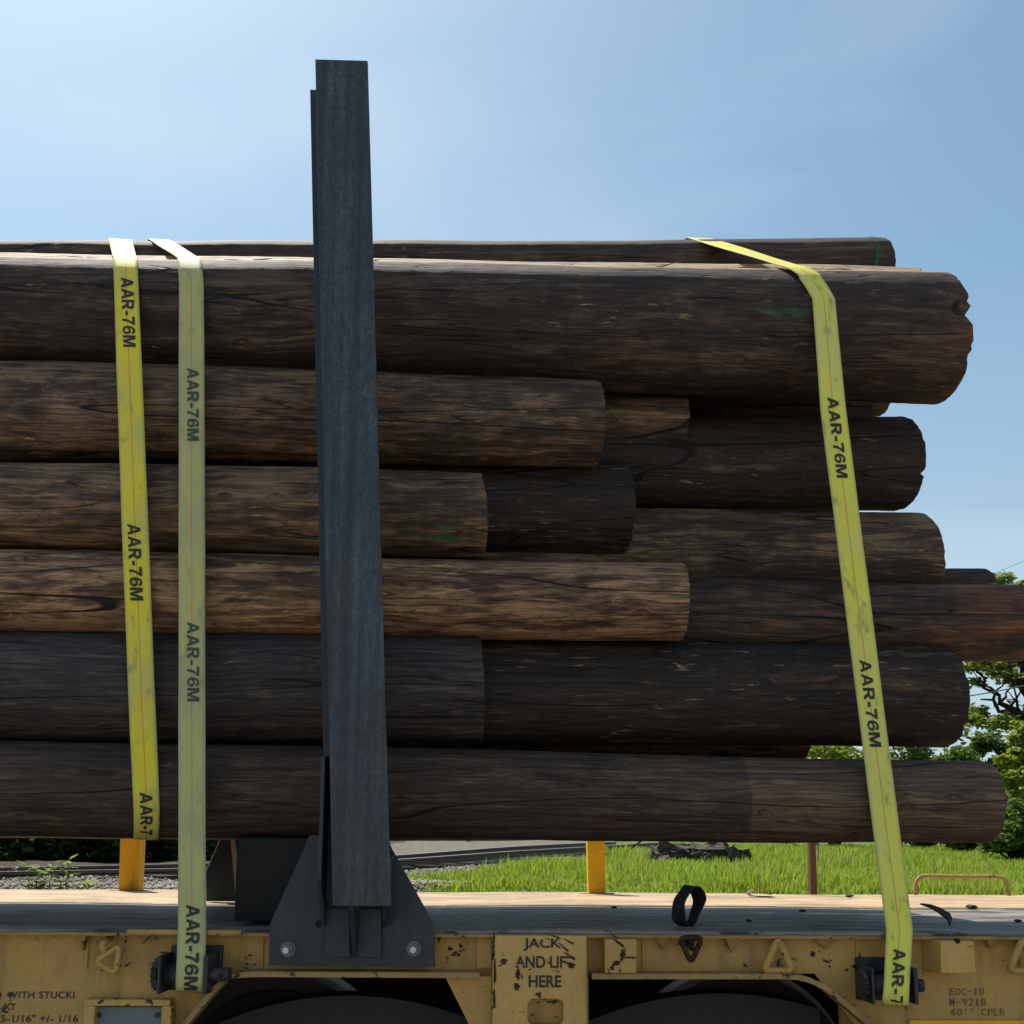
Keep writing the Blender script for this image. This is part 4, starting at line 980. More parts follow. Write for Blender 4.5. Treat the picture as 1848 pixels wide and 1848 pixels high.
M['w_l1'] = wood_mat('wood_big_top', (0.0396, 0.0245, 0.0193), (0.0682, 0.0421, 0.0304), (0.1650, 0.0980, 0.0589), .42, .85, red=1.80, seed=6, marks=((1.16, .42, .13, .03, (0.0330, 0.1078, 0.0460)), (.93, .51, .20, .075, (0.0385, 0.0353, 0.0423))), worn=(-.02, .155), soft=.5)  # worn paints the sunlit top band in pale tan
M['w_l3'] = wood_mat('wood_green_mark', (0.0660, 0.0412, 0.0267), (0.1485, 0.0882, 0.0515), (0.2750, 0.1666, 0.0902), .55, .6, seed=7, marks=((-.20, .40, .17, .05, (0.0495, 0.1568, 0.0644)),), soft=.8)
M['w_red'] = wood_mat('wood_red_end', (0.0418, 0.0255, 0.0184), (0.0770, 0.0441, 0.0285), (0.1540, 0.0833, 0.0478), .44, .6, red=1.70, seed=8, soft=.5)
M['w_l6'] = wood_mat('wood_two_tone', (0.0506, 0.0314, 0.0230), (0.1045, 0.0627, 0.0396), (0.2090, 0.1254, 0.0699), .50, .8, seed=14, soft=.8, join=.98)
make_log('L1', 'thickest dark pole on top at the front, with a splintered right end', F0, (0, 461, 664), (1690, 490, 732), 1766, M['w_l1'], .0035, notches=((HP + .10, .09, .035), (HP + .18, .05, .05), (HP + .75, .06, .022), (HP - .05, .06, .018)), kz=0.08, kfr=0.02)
make_log('L2', 'brown pole with pale scuffs directly under the thickest top pole', F0 + .03, (0, 652, 832), (1085, 684, 842), 1096, M['w_mid'], .002, kz=0.02, kfr=0.018)
make_log('L3', 'tan brown pole with a green paint smear near its sawn end', F0 + .01, (0, 834, 992), (868, 852, 1012), 885, M['w_l3'], .002, kz=0.03, kfr=0.026)
make_log('L4', 'lightest tan pole, the one below the green smeared pole', F0, (0, 989, 1139), (1230, 1018, 1157), 1243, M['w_tan'], .001)
make_log('L5', 'grey black pole ending just right of the steel stake, above the bottom front pole', F0 + .02, (0, 1137, 1340), (868, 1148, 1342), 878, M['w_grey'], .002, kz=0.02, kfr=0.02)
make_log('L6', 'longest bottom pole at the front, resting lowest over the deck', F0, (0, 1338, 1510), (1780, 1374, 1520), 1811, M['w_l6'], .004)
make_log('B1', 'short dim pole end tucked behind the scuffed brown pole, under the thickest pole', 3.93, (200, 705, 822), (1235, 712, 826), 1244, M['w_mid'], .002, kfr=0.02)
make_log('B2', 'dark flaked pole end just right of the green smeared pole', 3.83, (200, 820, 1000), (1140, 832, 1008), 1150, M['w_black'], .003, kz=0.02, kfr=0.035)
make_log('B3', 'pole showing only its lower edge under the thickest pole, by the sky gap', 4.28, (400, 560, 745), (1600, 600, 752), 1621, M['w_black'], .003)
make_log('B4', 'black pole with a rounded right end, below the thickest pole at the right strap', 3.97, (400, 735, 915), (1640, 752, 924), 1676, M['w_black'], .0022, notches=((HP + .55, .06, .03),), kz=0.05, kfr=0.03)
make_log('B5', 'grey brown wavy grained pole crossed by the right strap, below the rounded black pole', 3.99, (300, 915, 1080), (1660, 925, 1100), 1711, M['w_mid'], .003, kz=0.05, kfr=0.02)
make_log('B6', 'thin sliver of pole above the red tinged pole, ending near the tree top', 4.08, (300, 1015, 1150), (1700, 1026, 1150), 1800, M['w_dark'], .004)
make_log('B7', 'long pole with a red orange end reaching the right edge', 3.78, (500, 1025, 1172), (1700, 1052, 1192), 1870, M['w_red'], .006)
make_log('B8', 'thick black brown pole ending left of the oak, above the gap over the bottom pole', 3.72, (600, 1150, 1340), (1600, 1160, 1350), 1752, M['w_black'], .004, kz=0.03, kfr=0.02)
make_log('T1', 'topmost back pole against the sky with a green ring near its right end', 4.10, (0, 435, 560), (1560, 430, 560), 1621, M['w_dark'], .002, kz=0.04, kfr=0.03)
M['w_t2'] = wood_mat('wood_sunlit_top', (0.0728, 0.0475, 0.0335), (0.2288, 0.1425, 0.0884), (0.4368, 0.2850, 0.1674), .6, .6, seed=12, worn=(0, .3))  # pale tones and worn band paint the sunlit look of this pole
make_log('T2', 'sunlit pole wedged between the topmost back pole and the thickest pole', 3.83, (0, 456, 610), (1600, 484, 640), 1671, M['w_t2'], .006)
# unseen filler poles in the stack, added to block light and shade the deck
for k, (yy, zz, r, xe) in enumerate([(4.10, .49, .155, 1.85), (4.45, .50, .16, 1.85), (4.82, .48, .16, 1.8), (4.35, .86, .19, 1.42), (4.8, .84, .19, .9), (4.45, 1.24, .18, 1.2), (4.85, 1.22, .18, .8), (4.5, 1.62, .19, 1.2), (4.9, 1.6, .19, .9), (4.5, 2.0, .18, 1.1), (4.88, 1.98, .18, .6), (4.62, 2.36, .17, 1.0), (4.75, 2.02, .2, 1.75), (4.62, 2.42, .19, 1.85)]):
    ac, rc = EYE, None
    zc = DECK_Z + zz; t = proj((0, yy, zc + r))[1]; b = proj((0, yy, zc - r))[1]
    xc = proj((xe, yy - r, zc))[0]
    make_log('R%d' % k, 'filler pole in the middle of the stack, added to block light through gaps', yy - r, (870, t, b), (1000, t, b), xc, M['w_tan'] if k == 3 else M['w_dark'], .002, group='filler poles behind the front of the stack')  # tan wood on one of them stands in for a sunlit sliver
# green ring painted round the topmost pole: thin band following it
def band(log, x0, x1, mat, parent):
    L = LOGS[log]; V, F = [], []; n = 60
    for k in range(n):
        t = -1.2 + 3.4 * k / (n - 1)
        for x in (x0, x1):
            z, y, r = L['ax'](x + .012 * math.sin(t * 2)); rr = r * 1.0 + .0065; V.append((x + .012 * math.sin(t * 2) , y - rr * math.sin(t), z + rr * math.cos(t)))
    for k in range(n - 1): F.append((2 * k, 2 * k + 1, 2 * k + 3, 2 * k + 2))
    return link_obj('painted_ring', mesh_from(V, F, True), mat, parent)
xg = x_for(1575, 4.15, LOGS['T1']['ax'](1.6)[0]); band('T1', xg - .008, xg + .008, flat_mat('green_ring_paint', (.02, .10, .045), .7, .2), LOGS['T1']['o'])

# splinters hanging under the bottom pole and at the thick butt
def splinters(spots, mat, parent, seed, L=(.03, .09), along=(1, -.3, -.4)):
    rg = random.Random(seed); V, F = [], []
    for p in spots:
        d = Vector((along[0] * rg.choice((-1, 1)) * rg.uniform(.4, 1), along[1] + rg.uniform(-.3, .3), along[2] + rg.uniform(-.3, .3))).normalized(); l = rg.uniform(*L); s = d.cross(Vector((.2, 1, .3))).normalized() * rg.uniform(.002, .006)
        m = len(V); n_ = d.cross(s).normalized() * .003
        V += [p - s, p + s, p + n_, p + d * l]; F += [(m, m + 1, m + 3), (m + 1, m + 2, m + 3), (m + 2, m, m + 3)]
    return tag(link_obj('wood_splinters', mesh_from(V, F), mat, parent), None, None, kind='stuff')
L6 = LOGS['L6']; sp = []
for px in [812, 818, 835, 842, 850, 858, 1160, 1220, 1226]:
    x = x_for(px, 3.75, DECK_Z + .33); z, y, r = L6['ax'](x); sp.append(Vector((x, y - .03, z - r + .008)))
splinters(sp, M['w_black'], L6['o'], 5)
L1 = LOGS['L1']; sp = []
for k in range(60):
    x = random.uniform(-1.8, 1.6); t = random.uniform(-.35, .75); z, y, r = L1['ax'](x); sp.append(Vector((x, y - r * math.sin(t), z + r * math.cos(t))))
splinters(sp, M['w_tan'], L1['o'], 7, (.03, .11), (1.6, -.05, .12))

# ------------------------------------------------------------------ bolster under the poles
bx = thing('timber_bolster', (-.76, 4.5, DECK_Z + .006), 'black cross bearer under the poles, seen left of the steel stake', 'bolster')
za = DECK_Z + .014; zb = LOGS['L6']['ax'](-.7)[0] - LOGS['L6']['r'] * 1.02
bm = bmesh.new(); bm_box(bm, (-.92, 3.64, za), (-.60, 5.3, zb), .006); link_obj('beam', bm_mesh(bm), M['dark'], bx)
YG = 5.0
def gp_(px, py): v = pix(px, py, YG); v.z = max(v.z, DECK_Z + .008); return v
bm = bmesh.new(); bm_prism(bm, [gp_(372, 1630), gp_(430, 1630), gp_(430, 1506), gp_(402, 1506), gp_(372, 1574)], .012, .001); link_obj('gusset_plate', bm_mesh(bm), M['blackiron'], bx)
bm = bmesh.new(); bm_prism(bm, [gp_(427, 1630), gp_(435, 1630), gp_(424, 1506), gp_(416, 1506)], -.010, .001)
for v in bm.verts: v.co.y -= .0015
link_obj('edge_bar', bm_mesh(bm), flat_mat('pale_edge_bar', (.55, .42, .30), .6, .3), bx)  # pale colour paints the sunlit look of the bar
bm = bmesh.new(); e0, e1 = gp_(372, 1574), gp_(402, 1506)
bm_prism(bm, [e0 + Vector((-.006, 0, 0)), e0, e1, e1 + Vector((-.006, 0, 0))], .10, .0005); link_obj('edge_strip', bm_mesh(bm), flat_mat('pale_edge', (.6, .56, .5), .5, .4), bx)  # pale strip added as the painted sunlit edge of the plate

# ------------------------------------------------------------------ steel stakes
def prism_parts(root):
    YP = 3.44
    plate = [P(485, 1742, YP), P(785, 1745, YP), P(783, 1668, YP), P(706, 1530, YP), P(700, 1512, YP), P(559, 1507, YP), P(487, 1668, YP)]
    bm = bmesh.new(); bm_prism(bm, plate, .018, .002); link_obj('base_plate', bm_mesh(bm), M['steel_plate'], root)
    YF = 3.27
    tl, tr, br, bl = P(569, 108, YF), P(663, 108, YF), P(706, 1635, YF), P(600, 1635, YF)
    # the flange leans very slightly with the stake: parallel sided plate
    ct, cb = (tl + tr) / 2, (bl + br) / 2
    hw = ((tr.x - tl.x) + (br.x - bl.x)) / 4
    lean = (ct.x - cb.x) / (ct.z - cb.z)
    def bar(name, x_off, hw_, y0, y1, z0, z1, mat, bev=.002):
        bm = bmesh.new()
        def at(z): return cb.x + lean * (z - cb.z) + x_off
        bm_prism(bm, [Vector((at(z0) - hw_, y0, z0)), Vector((at(z0) + hw_, y0, z0)), Vector((at(z1) + hw_, y0, z1)), Vector((at(z1) - hw_, y0, z1))], y1 - y0, bev)
        return link_obj(name, bm_mesh(bm), M[mat], root)
    top = ct.z; bot = cb.z
    bar('front_flange', 0, hw, YF, YF + .016, bot, top, 'steel')
    bar('web', -.005, .008, YF + .0165, YF + .1395, bot + .012, top - .01, 'steel_plate', .001)
    bar('rear_flange', -.044, hw, YF + .14, YF + .156, bot + .012, top - .005, 'steel_plate')
    # foot below the front flange: web tapers back to the rear flange
    YR = 3.418
    bm = bmesh.new(); bm_prism(bm, [P(586, 1728, YR), P(632, 1728, YR), P(630, 1640, YR), P(588, 1640, YR)], .018, .002); bm_prism(bm, [P(643, 1728, YR), P(688, 1728, YR), P(687, 1640, YR), P(650, 1640, YR)], .018, .002); link_obj('foot_flange', bm_mesh(bm), M['steel_plate'], root)
    bm = bmesh.new(); c = P(640, 1728, YR)
    vs = [bm.verts.new((c.x + dx, y, z)) for dx in (-.007, .007) for (y, z) in ((3.415, c.z), (3.415, P(640, 1640, YR).z), (YF + .017, P(640, 1640, YF).z + .02), (YF + .03, P(640, 1640, YF).z - .01))]
    for q in ((0, 1, 2, 3), (7, 6, 5, 4), (0, 4, 5, 1), (1, 5, 6, 2), (2, 6, 7, 3), (3, 7, 4, 0)): bm.faces.new([vs[k] for k in q])
    link_obj('foot_web', bm_mesh(bm), M['steel_plate'], root)
    # side stiffeners tying flange and plate
    def stiff(pts, th):
        bm = bmesh.new(); a = [bm.verts.new(p) for p in pts]; b = [bm.verts.new(p + Vector((th, 0, 0))) for p in pts]; n = len(a)
        bm.faces.new(a); bm.faces.new(b[::-1])
        for i in range(n): bm.faces.new((a[i], a[(i + 1) % n], b[(i + 1) % n], b[i]))
        link_obj('stiffener', bm_mesh(bm), M['steel_plate'], root)
    x0 = P(589, 1500, YP).x
    stiff([Vector((x0, YP - .001, P(575, 1670, YP).z)), Vector((x0, YP - .001, P(575, 1365, YP).z)), Vector((x0, YF + .02, P(590, 1365, YF).z)), Vector((x0, YF + .02, P(590, 1590, YF).z)), Vector((x0 + .0, YP - .04, P(585, 1670, YP).z))], .012)
    x1 = P(705, 1500, YP).x
    stiff([Vector((x1, YP - .001, P(705, 1670, YP).z)), Vector((x1, YP - .001, P(705, 1540, YP).z)), Vector((x1, YF + .02, P(705, 1560, YF).z)), Vector((x1, YF + .02, P(705, 1620, YF).z))], .012)
    for px in (576, 692):
        bm = bmesh.new(); c = P(px, 1668, YP); bm_cyl(bm, (c.x, YP - .002, c.z), (c.x, YP + .004, c.z), .013, seg=18); link_obj('drain_hole', bm_mesh(bm), M['dark'], root)
    for px, py in ((520, 1713), (747, 1712)):
        c = P(px, py, YP); b_ = bpy.data.objects.new('bolt', None)
        bm = bmesh.new(); bm_cyl(bm, (c.x, YP - .004, c.z), (c.x, YP, c.z), .026, seg=24); bm_cyl(bm, (c.x, YP - .02, c.z), (c.x, YP - .0045, c.z), .020, seg=6)
        nut = link_obj('bolt_nut', bm_mesh(bm), M['nut'], root); 
        bm = bmesh.new(); bm_cyl(bm, (c.x, YP - .045, c.z), (c.x, YP - .0205, c.z), .0105, seg=16); st = link_obj('bolt_shank', bm_mesh(bm), M['zinc'])
        st.parent = nut; st.matrix_parent_inverse = nut.matrix_world.inverted(); st.matrix_parent_inverse = Matrix.Identity(4)
        nutm = Matrix.Translation(-root.location); st.matrix_parent_inverse = Matrix.Identity(4)
    return lean
b0 = P(640, 1742, 3.44)
stake = thing('steel_stake', b0, 'tall dark H section steel stake bolted to the car side in front of the poles', 'steel stake', 'steel stakes')
prism_parts(stake)
bpy.context.view_layer.update()
for ch in stake.children:
    for g in ch.children: g.matrix_parent_inverse = ch.matrix_world.inverted()
# opposite stake on the far side of the stack (turned round)
far = stake.copy(); COL.objects.link(far); far.location = (-1.23, 5.72, DECK_Z - .03); far.rotation_euler.z = math.pi
far['label'] = 'far side steel stake, only its sloping black gusset plate showing under the poles'
for ch in stake.children:
    c = ch.copy(); COL.objects.link(c); c.parent = far; c.matrix_parent_inverse = ch.matrix_parent_inverse.copy()
    for g in ch.children:
        d = g.copy(); COL.objects.link(d); d.parent = c; d.matrix_parent_inverse = g.matrix_parent_inverse.copy()

# ------------------------------------------------------------------ yellow stakes and other things on the deck
def yellow_stake(px0, px1, py0, py1, Y, label, mat, jag=False):
    a, b = pix(px0, py0, Y), pix(px1, py1, Y); root = thing('yellow_stake', ((a.x + b.x) / 2, Y, DECK_Z + .006), label, 'stake', 'yellow painted stakes on the far deck edge')
    z0 = DECK_Z + .006; bm = bmesh.new(); w = b.x - a.x
    bm_prism(bm, [Vector((a.x, Y, z0)), Vector((b.x, Y, z0)), Vector((b.x - .004, Y, a.z + .3)), Vector((a.x - .012, Y, a.z + .3))], .012, .002)
    bm_prism(bm, [Vector((a.x, Y + .0125, z0)), Vector((a.x + .01, Y + .0125, z0)), Vector((a.x - .002, Y + .0125, a.z + .3)), Vector((a.x - .012, Y + .0125, a.z + .3))], .07, .001)
    bm_prism(bm, [Vector((b.x - .01, Y + .0125, z0)), Vector((b.x, Y + .0125, z0)), Vector((b.x - .004, Y + .0125, a.z + .3)), Vector((b.x - .014, Y + .0125, a.z + .3))], .07, .001)
    link_obj('channel', bm_mesh(bm), mat, root)
    bm = bmesh.new(); bm_box(bm, (a.x - .05, Y - .02, z0 - .001), (b.x + .05, Y + .12, z0 + .008), .002); link_obj('foot_plate', bm_mesh(bm), M['deck_far'], root)
    return root
yellow_stake(219, 250, 1513, 1611, 6.0, 'rust stained yellow stake under the left strap', M['yellow_dirty'])
ys = yellow_stake(1062, 1093, 1533, 1614, 6.0, 'clean orange yellow stake standing in front of the grass', M['yellow'])
pp = thing('steel_post', pix(1468, 1612, 6.12), 'thin rusty brown post standing between the right strap and the dark loop', 'post')
a, b = pix(1461, 1516, 6.12), pix(1475, 1612, 6.12)
bm = bmesh.new(); bm_box(bm, (a.x, 6.12, DECK_Z + .006), (b.x, 6.132, a.z + .25), .001); bm_box(bm, (a.x, 6.1325, DECK_Z + .006), (a.x + .008, 6.17, a.z + .25), .001)
link_obj('angle_bar', bm_mesh(bm), flat_mat('rusty_post', (.14, .065, .035), .7, .3), pp)
a = pix(1475, 1530, 6.12); bm = bmesh.new(); bm_box(bm, (a.x + .001, 6.12, pix(1475, 1555, 6.12).z), (a.x + .010, 6.126, pix(1475, 1518, 6.12).z), .001); link_obj('tag', bm_mesh(bm), M['placard'], pp)

def bent_strip(name, path, width, th, mat, label, cat):
    """a flat metal strip bent along a path: path points with width direction"""
    bm = bmesh.new(); rows = []
    n = len(path)
    for i in range(n):
        p, wdir = path[i]; t = (path[min(i + 1, n - 1)][0] - path[max(i - 1, 0)][0]).normalized(); wd = wdir.normalized(); nr = t.cross(wd).normalized()
        w = width[i] if isinstance(width, list) else width
        rows.append([bm.verts.new(p - wd * w / 2 - nr * th / 2), bm.verts.new(p + wd * w / 2 - nr * th / 2), bm.verts.new(p + wd * w / 2 + nr * th / 2), bm.verts.new(p - wd * w / 2 + nr * th / 2)])
    for i in range(n - 1):
        for k in range(4):
            l = (k + 1) % 4; bm.faces.new((rows[i][k], rows[i][l], rows[i + 1][l], rows[i + 1][k]))
    bm.faces.new(rows[0][::-1]); bm.faces.new(rows[-1])
    base = min((p for p, _ in path), key=lambda v: v.z)
    o = link_obj(name, bm_mesh(bm), mat); tag(o, label, cat); return o
M['band'] = flat_mat('old_strap_black', (.022, .019, .018), .7, .3, .4, 30)
# upright loop of old dark webbing at the near edge
c = pix(1243, 1672, 3.68); r_x, r_z = .047, .074; path = []
zc = DECK_Z + r_z + .002
for k in range(41):
    t = R(-112 + 404 * k / 40 * .56); 
for k in range(37):
    t = R(-70 - 10 + 360 * k / 36 * .97)
    aa = R(33); wob = 1 + .13 * math.sin(2 * t + .6) + .07 * math.sin(5 * t); path.append((Vector((c.x + wob * r_x * math.cos(t) * math.cos(aa) + .010 * math.sin(t), 3.68 + r_x * math.cos(t) * math.sin(aa), zc + r_z * math.sin(t))), Vector((math.sin(aa + .22 * math.sin(t * 2)), -math.cos(aa + .22 * math.sin(t * 2)), -.05 + .18 * math.cos(t)))))
bent_strip('webbing_loop', path, .062, .004, M['band'], 'upright loop of old black webbing at the near deck edge', 'strap loop')
# pale metal tip behind the loop
V = [pix(1247, 1597, 5.9), pix(1267, 1603, 5.9), pix(1256, 1611, 5.9), pix(1249, 1613, 5.9)]; o = None
q = [Vector((0, .02, .006))] * 4; VV = V + [v + Vector((0, .03, 0)) for v in V]
me = mesh_from(VV, [(0, 3, 2, 1), (4, 5, 6, 7), (0, 1, 5, 4), (1, 2, 6, 5), (2, 3, 7, 6), (3, 0, 4, 7)])
zmin = min(v.z for v in VV)
for v in me.vertices: v.co.z += (DECK_Z + .008) - zmin
o = link_obj('metal_scrap', me, flat_mat('pale_scrap', (.42, .33, .28), .6, .3)); tag(o, 'pale pointed metal scrap just behind the black webbing loop', 'metal scrap')
# curled strip on the sunlit deck
a = pix(1352, 1616, 5.75); path = []
zz = DECK_Z + .010
pts = [Vector((a.x + .14, 5.75, zz)), Vector((a.x + .05, 5.75, zz + .002)), Vector((a.x + .006, 5.75, zz + .006)), Vector((a.x - .006, 5.75, zz + .018)), Vector((a.x + .004, 5.75, zz + .032)), Vector((a.x + .03, 5.75, zz + .036)), Vector((a.x + .08, 5.75, zz + .026)), Vector((a.x + .125, 5.75, zz + .012))]
bent_strip('metal_scrap', [(p, Vector((0, 1, 0))) for p in pts], .08, .003, flat_mat('brown_scrap', (.16, .085, .06), .6, .3), 'curled brown metal strip on the sunlit far deck', 'metal scrap')
# black curved hook plate at right
pts = [(1716, 1666, .05), (1712, 1656, .042), (1703, 1650, .036), (1692, 1643, .028), (1678, 1637, .018), (1661, 1633, .004)]
base = pix(1700, 1665, 3.85); path = []; wd = []
for (px, py, w) in pts: path.append((pix(px, py, 3.86), Vector((.45, .6, .5)))); wd.append(w)
zmin = min(p.z for p, _ in path); path = [(p + Vector((0, 0, DECK_Z + .008 - zmin)), d) for p, d in path]
bent_strip('torn_strip', path, wd, .006, M['band'], 'black torn strip curling up from the deck right of the right strap', 'torn strip')
# small chunks on the deck
for i, (px, py, s, lab) in enumerate([(1755, 1641, .022, 'black lump of debris on the far right of the deck'), (1448, 1646, .012, 'small dark crumb left of the right strap on the shaded deck'), (1533, 1622, .018, 'small brown metal bit on the sunlit deck just left of the right strap'), (1108, 1640, .010, 'tiny dark crumb on the shaded deck in the middle'), (418, 1612, .022, 'pale pebble at the foot of the far stake'), (1837, 1665, .012, 'small dark crumb at the near deck edge far right'), (1352, 1664, .010, 'dark crumb on the near deck between loop and strap')]):
    p = pixz(px, py, DECK_Z); bm = bmesh.new(); bmesh.ops.create_icosphere(bm, subdivisions=2, radius=s); rg = random.Random(300 + i)
    for v in bm.verts:
        v.co *= .75 + .5 * rg.random(); v.co.z *= .5; v.co.x *= 1.3
    zmin = min(v.co.z for v in bm.verts); me = bm_mesh(bm)
    o = link_obj('debris_lump', me, flat_mat('lump_pale', (.5, .42, .3)) if i == 4 else M['band']); o.location = (p.x, p.y, DECK_Z - zmin + (.006 if p.y > 4.86 else .001)); tag(o, lab, 'debris', 'bits of debris on the deck')

# heap of broken ties in the grass
hc = terr_hit(1262, 1560)
rg = random.Random(9)
spots = [(1192, 1535, .30, 0), (1205, 1546, .28, 0), (1225, 1550, .34, 0), (1248, 1552, .30, 0), (1272, 1554, .34, 0), (1296, 1556, .36, 0), (1305, 1548, .30, 0), (1230, 1537, .36, 1), (1255, 1532, .34, 1), (1278, 1536, .36, 1), (1290, 1530, .3, 1), (1215, 1530, .28, 1), (1333, 1560, .28, 0)]
labs = {0: 'broken dark chunk of old timber in the heap on the grass', 12: 'single dark timber chunk lying right of the heap on the grass'}
M['chunk'] = wood_mat('old_tie_wood', (.020, .016, .014), (.05, .036, .028), (.13, .09, .06), .5, .5, seed=9)
for i, (px, py, s, lay) in enumerate(spots):
    s = s * 1.3
    p = pix(px, py, hc.y + rg.uniform(-.35, .35)); bm = bmesh.new(); bmesh.ops.create_cube(bm, size=1)
    bmesh.ops.subdivide_edges(bm, edges=bm.edges[:], cuts=4, use_grid_fill=True)
    L, W, H = s * rg.uniform(1.0, 1.9), s * rg.uniform(.5, .8), s * rg.uniform(.55, .85)
    for v in bm.verts:
        k = 1 - .3 * abs(v.co.x) * rg.random(); v.co = Vector((v.co.x * L, v.co.y * W * k, v.co.z * H * k)) + Vector([rg.uniform(-1, 1) * s * .055 for _ in range(3)])
    uvl = bm.loops.layers.uv.new('UVMap')
    for f in bm.faces:
        for l in f.loops: l[uvl].uv = (l.vert.co.x, l.vert.co.y + l.vert.co.z * 1.3)
    me = bm_mesh(bm); o = link_obj('timber_chunk', me, M['chunk']); z = float(terr(p.x, p.y))
    o.location = (p.x, p.y, max(z + H * .3, p.z - H * .2) if lay else z + H * .3); o.rotation_euler = (rg.uniform(-.4, .4), rg.uniform(-.45, .45), rg.uniform(0, 3.1))
    tag(o, labs[12] if i == 12 else labs[0], 'timber chunk', 'broken timber chunks heaped in the grass')

# power lines crossing the oak
def wire(p0, p1, label, r):
    a, b = p0, p1; pts = [a + (b - a) * (i / 24) + Vector((0, 0, -1.2 * 4 * (i / 24) * (1 - i / 24) * .35)) for i in range(25)]
    bm = bmesh.new(); bm_tube(bm, pts, r, 6); o = link_obj('power_line', bm_mesh(bm, True), flat_mat('cable', (.10, .12, .12), .5, .4)); tag(o, label, 'cable')
wire(pix(1700, 1262, 24), pix(2200, 1095, 24), 'grey overhead cable crossing in front of the oak', .016)
wire(pix(1660, 1085, 50), pix(2300, 800, 50), 'very thin overhead wire above the oak top', .012)

# ------------------------------------------------------------------ webbing straps
def ring_pt(key, x, phi, extra=.006):
    z, y, r = LOGS[key]['ax'](x); r = r + extra; return float(y - r * math.sin(phi)), float(z + r * math.cos(phi))
def strap(label, rows, mat, texts, ink):
    """rows: (left column, right column, (Y, z)) down the strap"""
    Lp, Rp = [], []
    for (pl, pr, Y, z) in rows:
        Lp.append(Vector((x_for(pl, Y, z), Y, z))); Rp.append(Vector((x_for(pr, Y, z), Y, z)))
    # resample to a fine smooth strip
    def fine(pts):
        out = []
        for i in range(len(pts) - 1):
            n = max(2, int((pts[i + 1] - pts[i]).length / .03))
            n = min(n, 40)
            for k in range(n): out.append((i + k / n))
        out.append(len(pts) - 1.0); return out
    ts = fine([(a + b) / 2 for a, b in zip(Lp, Rp)])
    def ev(pts, t):
        i = min(int(t), len(pts) - 2); f = t - i; return pts[i].lerp(pts[i + 1], f)
    L2 = [ev(Lp, t) for t in ts]; R2 = [ev(Rp, t) for t in ts]
    C = [(a + b) / 2 for a, b in zip(L2, R2)]; s = [0.0]
    for i in range(1, len(C)): s.append(s[-1] + (C[i] - C[i - 1]).length)
    m = 7; V, UV = [], []
    for i in range(len(C)):
        t = (C[min(i + 1, len(C) - 1)] - C[max(i - 1, 0)]).normalized(); w = (R2[i] - L2[i]); nr = w.cross(t).normalized()
        for k in range(m):
            u = k / (m - 1); V.append(L2[i] + w * u + nr * (.0012 * math.sin(s[i] * 9 + u * 3))); UV.append((u, s[i]))
    F = []
    for i in range(len(C) - 1):
        for k in range(m - 1): F.append((i * m + k, (i + 1) * m + k, (i + 1) * m + k + 1, i * m + k + 1))
    me = mesh_from(V, F, True); ul = me.uv_layers.new(name='UVMap')
    for p in me.polygons:
        for li in p.loop_indices: ul.data[li].uv = UV[me.loops[li].vertex_index]
    o = link_obj('tie_down_strap', me, mat); md = o.modifiers.new('thick', 'SOLIDIFY'); md.thickness = .0028; md.offset = 0
    tag(o, label, 'strap', 'yellow webbing straps over the poles')
    prs = [proj(c)[1] for c in C]; 
    def s_at(py, lo=0):
        best = None
        for i in range(lo, len(C) - 1):
            a, b = prs[i], prs[i + 1]
            if a <= py <= b and b > a: best = s[i] + (s[i + 1] - s[i]) * (py - a) / (b - a)
        return best
    for (txt, py0, py1, u0, u1, cut, ik) in texts:
        Vt, Ft = block_text(txt); Vt = norm(Vt); s0, s1 = s_at(py0), s_at(py1)
        if s0 is None or s1 is None: print('TEXT miss', label, py0, s0, s1); continue
        b2 = bmesh.new(); vs = [b2.verts.new(v) for v in Vt]
        for f in Ft:
            try: b2.faces.new([vs[k] for k in f])
            except ValueError: pass
        for q in range(1, 14): bmesh.ops.bisect_plane(b2, geom=b2.verts[:] + b2.edges[:] + b2.faces[:], plane_co=(q / 14, 0, 0), plane_no=(1, 0, 0))
        if cut < 1:
            bmesh.ops.bisect_plane(b2, geom=b2.verts[:] + b2.edges[:] + b2.faces[:], plane_co=(cut, 0, 0), plane_no=(1, 0, 0), clear_outer=True)
        for v in b2.verts:
            sv = s0 + v.co.x * (s1 - s0); u = u0 + v.co.y * (u1 - u0)
            i = min(max(int(np.searchsorted(s, sv)) - 1, 0), len(C) - 2); f = (sv - s[i]) / (s[i + 1] - s[i])
            a = L2[i].lerp(L2[i + 1], f); w = R2[i].lerp(R2[i + 1], f) - a; t = (C[i + 1] - C[i]).normalized(); nr = w.cross(t).normalized()
            if nr.y > 0 and i < len(C): nr = -nr
            v.co = a + w * u + nr * .0042
        for f in b2.faces: f.normal_update()
        me = bm_mesh(b2); link_obj('lettering', me, M[ik], o)
    return o
def over(key_list): pass
def phis(key, pl, pr, a0, a1, n, extra=.007):
    """points round a pole at angles a0..a1 (radians from the top toward the camera), columns interpolated"""
    out = []
    for k in range(n):
        f = k / (n - 1); c0 = pl[0] + (pl[1] - pl[0]) * f; c1 = pr[0] + (pr[1] - pr[0]) * f; ph = a0 + (a1 - a0) * f
        x = (((c0 + c1) / 2) - 875) / FPX * 3.8; x *= 1.15; y, z = ring_pt(key, x, ph, extra); out.append((c0, c1, y, z))
    return out
def back_drop(row, n=1):
    pl, pr, y, z = row
    return [(pl - 9, pr - 11, 4.98, DECK_Z + .80), (pl - 9, pr - 11, 5.10, DECK_Z + .95), (pl - 8, pr - 10, 5.12, DECK_Z + 1.9)]
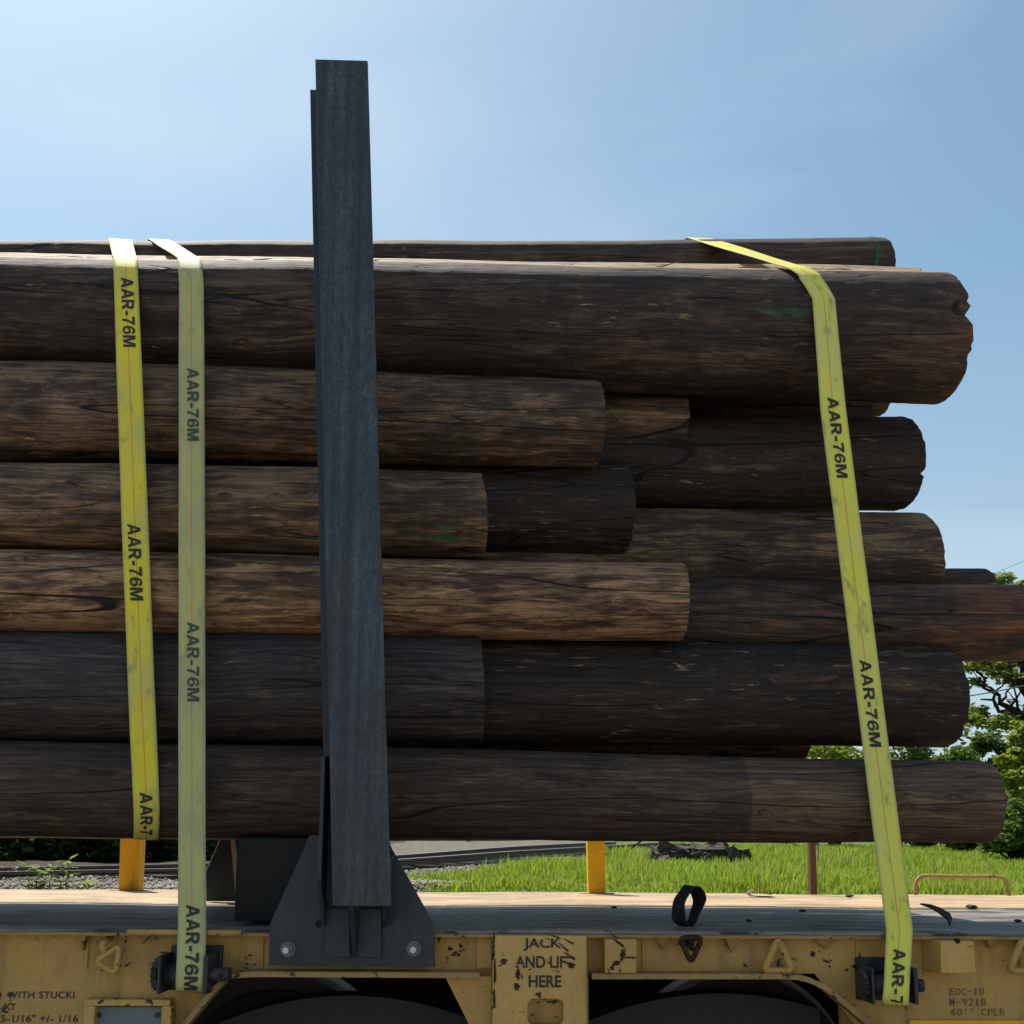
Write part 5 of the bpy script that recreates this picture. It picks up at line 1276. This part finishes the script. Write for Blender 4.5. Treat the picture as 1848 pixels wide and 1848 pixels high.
def front(pl, pr, py, Y): z = pix((pl + pr) / 2, py, Y).z; return (pl, pr, Y, z)
# left strap
rows = back_drop((200, 240, 0, 0)) + phis('T1', (194, 196), (234, 238), R(-30), R(22), 6) + phis('L1', (203, 205.5), (246, 250), R(28), R(88), 10)
YV = F0 - .022
rows += [front(218, 266, 900, YV), front(231, 279, 1240, YV)] + phis('L6', (238.5, 241), (286, 288.5), R(78), R(118), 5) + phis('L6', (241, 241), (288, 286), R(128), R(190), 6)[0:6]
strap('bright yellow printed strap, leftmost, that passes under the bottom pole', rows, M['strap_a'],
      [('AAR-76M', 502, 627, .30, .80, 1, 'ink'), ('AAR-76M', 946, 1084, .22, .70, 1, 'ink'), ('AAR-7', 1430, 1505, .28, .74, 1, 'ink')], M['ink'])
# faded strap to the winch
rows = back_drop((262, 300, 0, 0)) + phis('T1', (262, 268), (298, 305), R(-30), R(20), 6) + phis('L1', (318, 323), (360, 368), R(25), R(88), 11)
rows += [front(322.5, 370, 900, YV - .01), front(322, 371, 1400, 3.50), front(321.5, 372, 1672, 3.43), front(318, 370, 1752, 3.375), front(317, 368, 1772, 3.375), front(317, 368, 1787, 3.39), front(317, 368, 1790, 3.42)]
strap('faded grey green printed strap, second from the left, wound on a winch', rows, M['strap_b'],
      [('AAR-76M', 665, 796, .33, .78, 1, 'ink_faded'), ('AAR-76M', 1123, 1266, .33, .78, 1, 'ink_faded'), ('AAR-76M', 1633, 1786, .30, .78, 1, 'ink')], M['ink'])
# right strap
rows = back_drop((1160, 1205, 0, 0)) + phis('T1', (1205, 1240), (1250, 1284), R(-30), R(22), 6) + phis('L1', (1404, 1441), (1445, 1482), R(36), R(62), 7, .013) + phis('L1', (1443, 1466), (1484, 1507), R(66), R(88), 6, .010)
rows += [front(1480.5, 1527, 740, YV), front(1578, 1626, 1518, YV - .01), front(1599, 1647.5, 1678, 3.442), front(1599, 1647, 1684, 3.438), front(1595, 1641, 1780, 3.36), front(1593, 1640, 1802, 3.36), front(1593, 1640, 1812, 3.375), front(1593, 1640, 1815, 3.42)]
strap('bright yellow slanted strap near the right ends of the poles', rows, M['strap_c'],
      [('AAR-76M', 718, 863, .30, .72, 1, 'ink'), ('AAR-76M', 1191, 1348, .27, .70, 1, 'ink'), ('AAR-7', 1713, 1812, .30, .76, .95, 'ink')], M['ink'])
for o in SC.objects:
    if o.name.startswith('m.'): print(o.name)
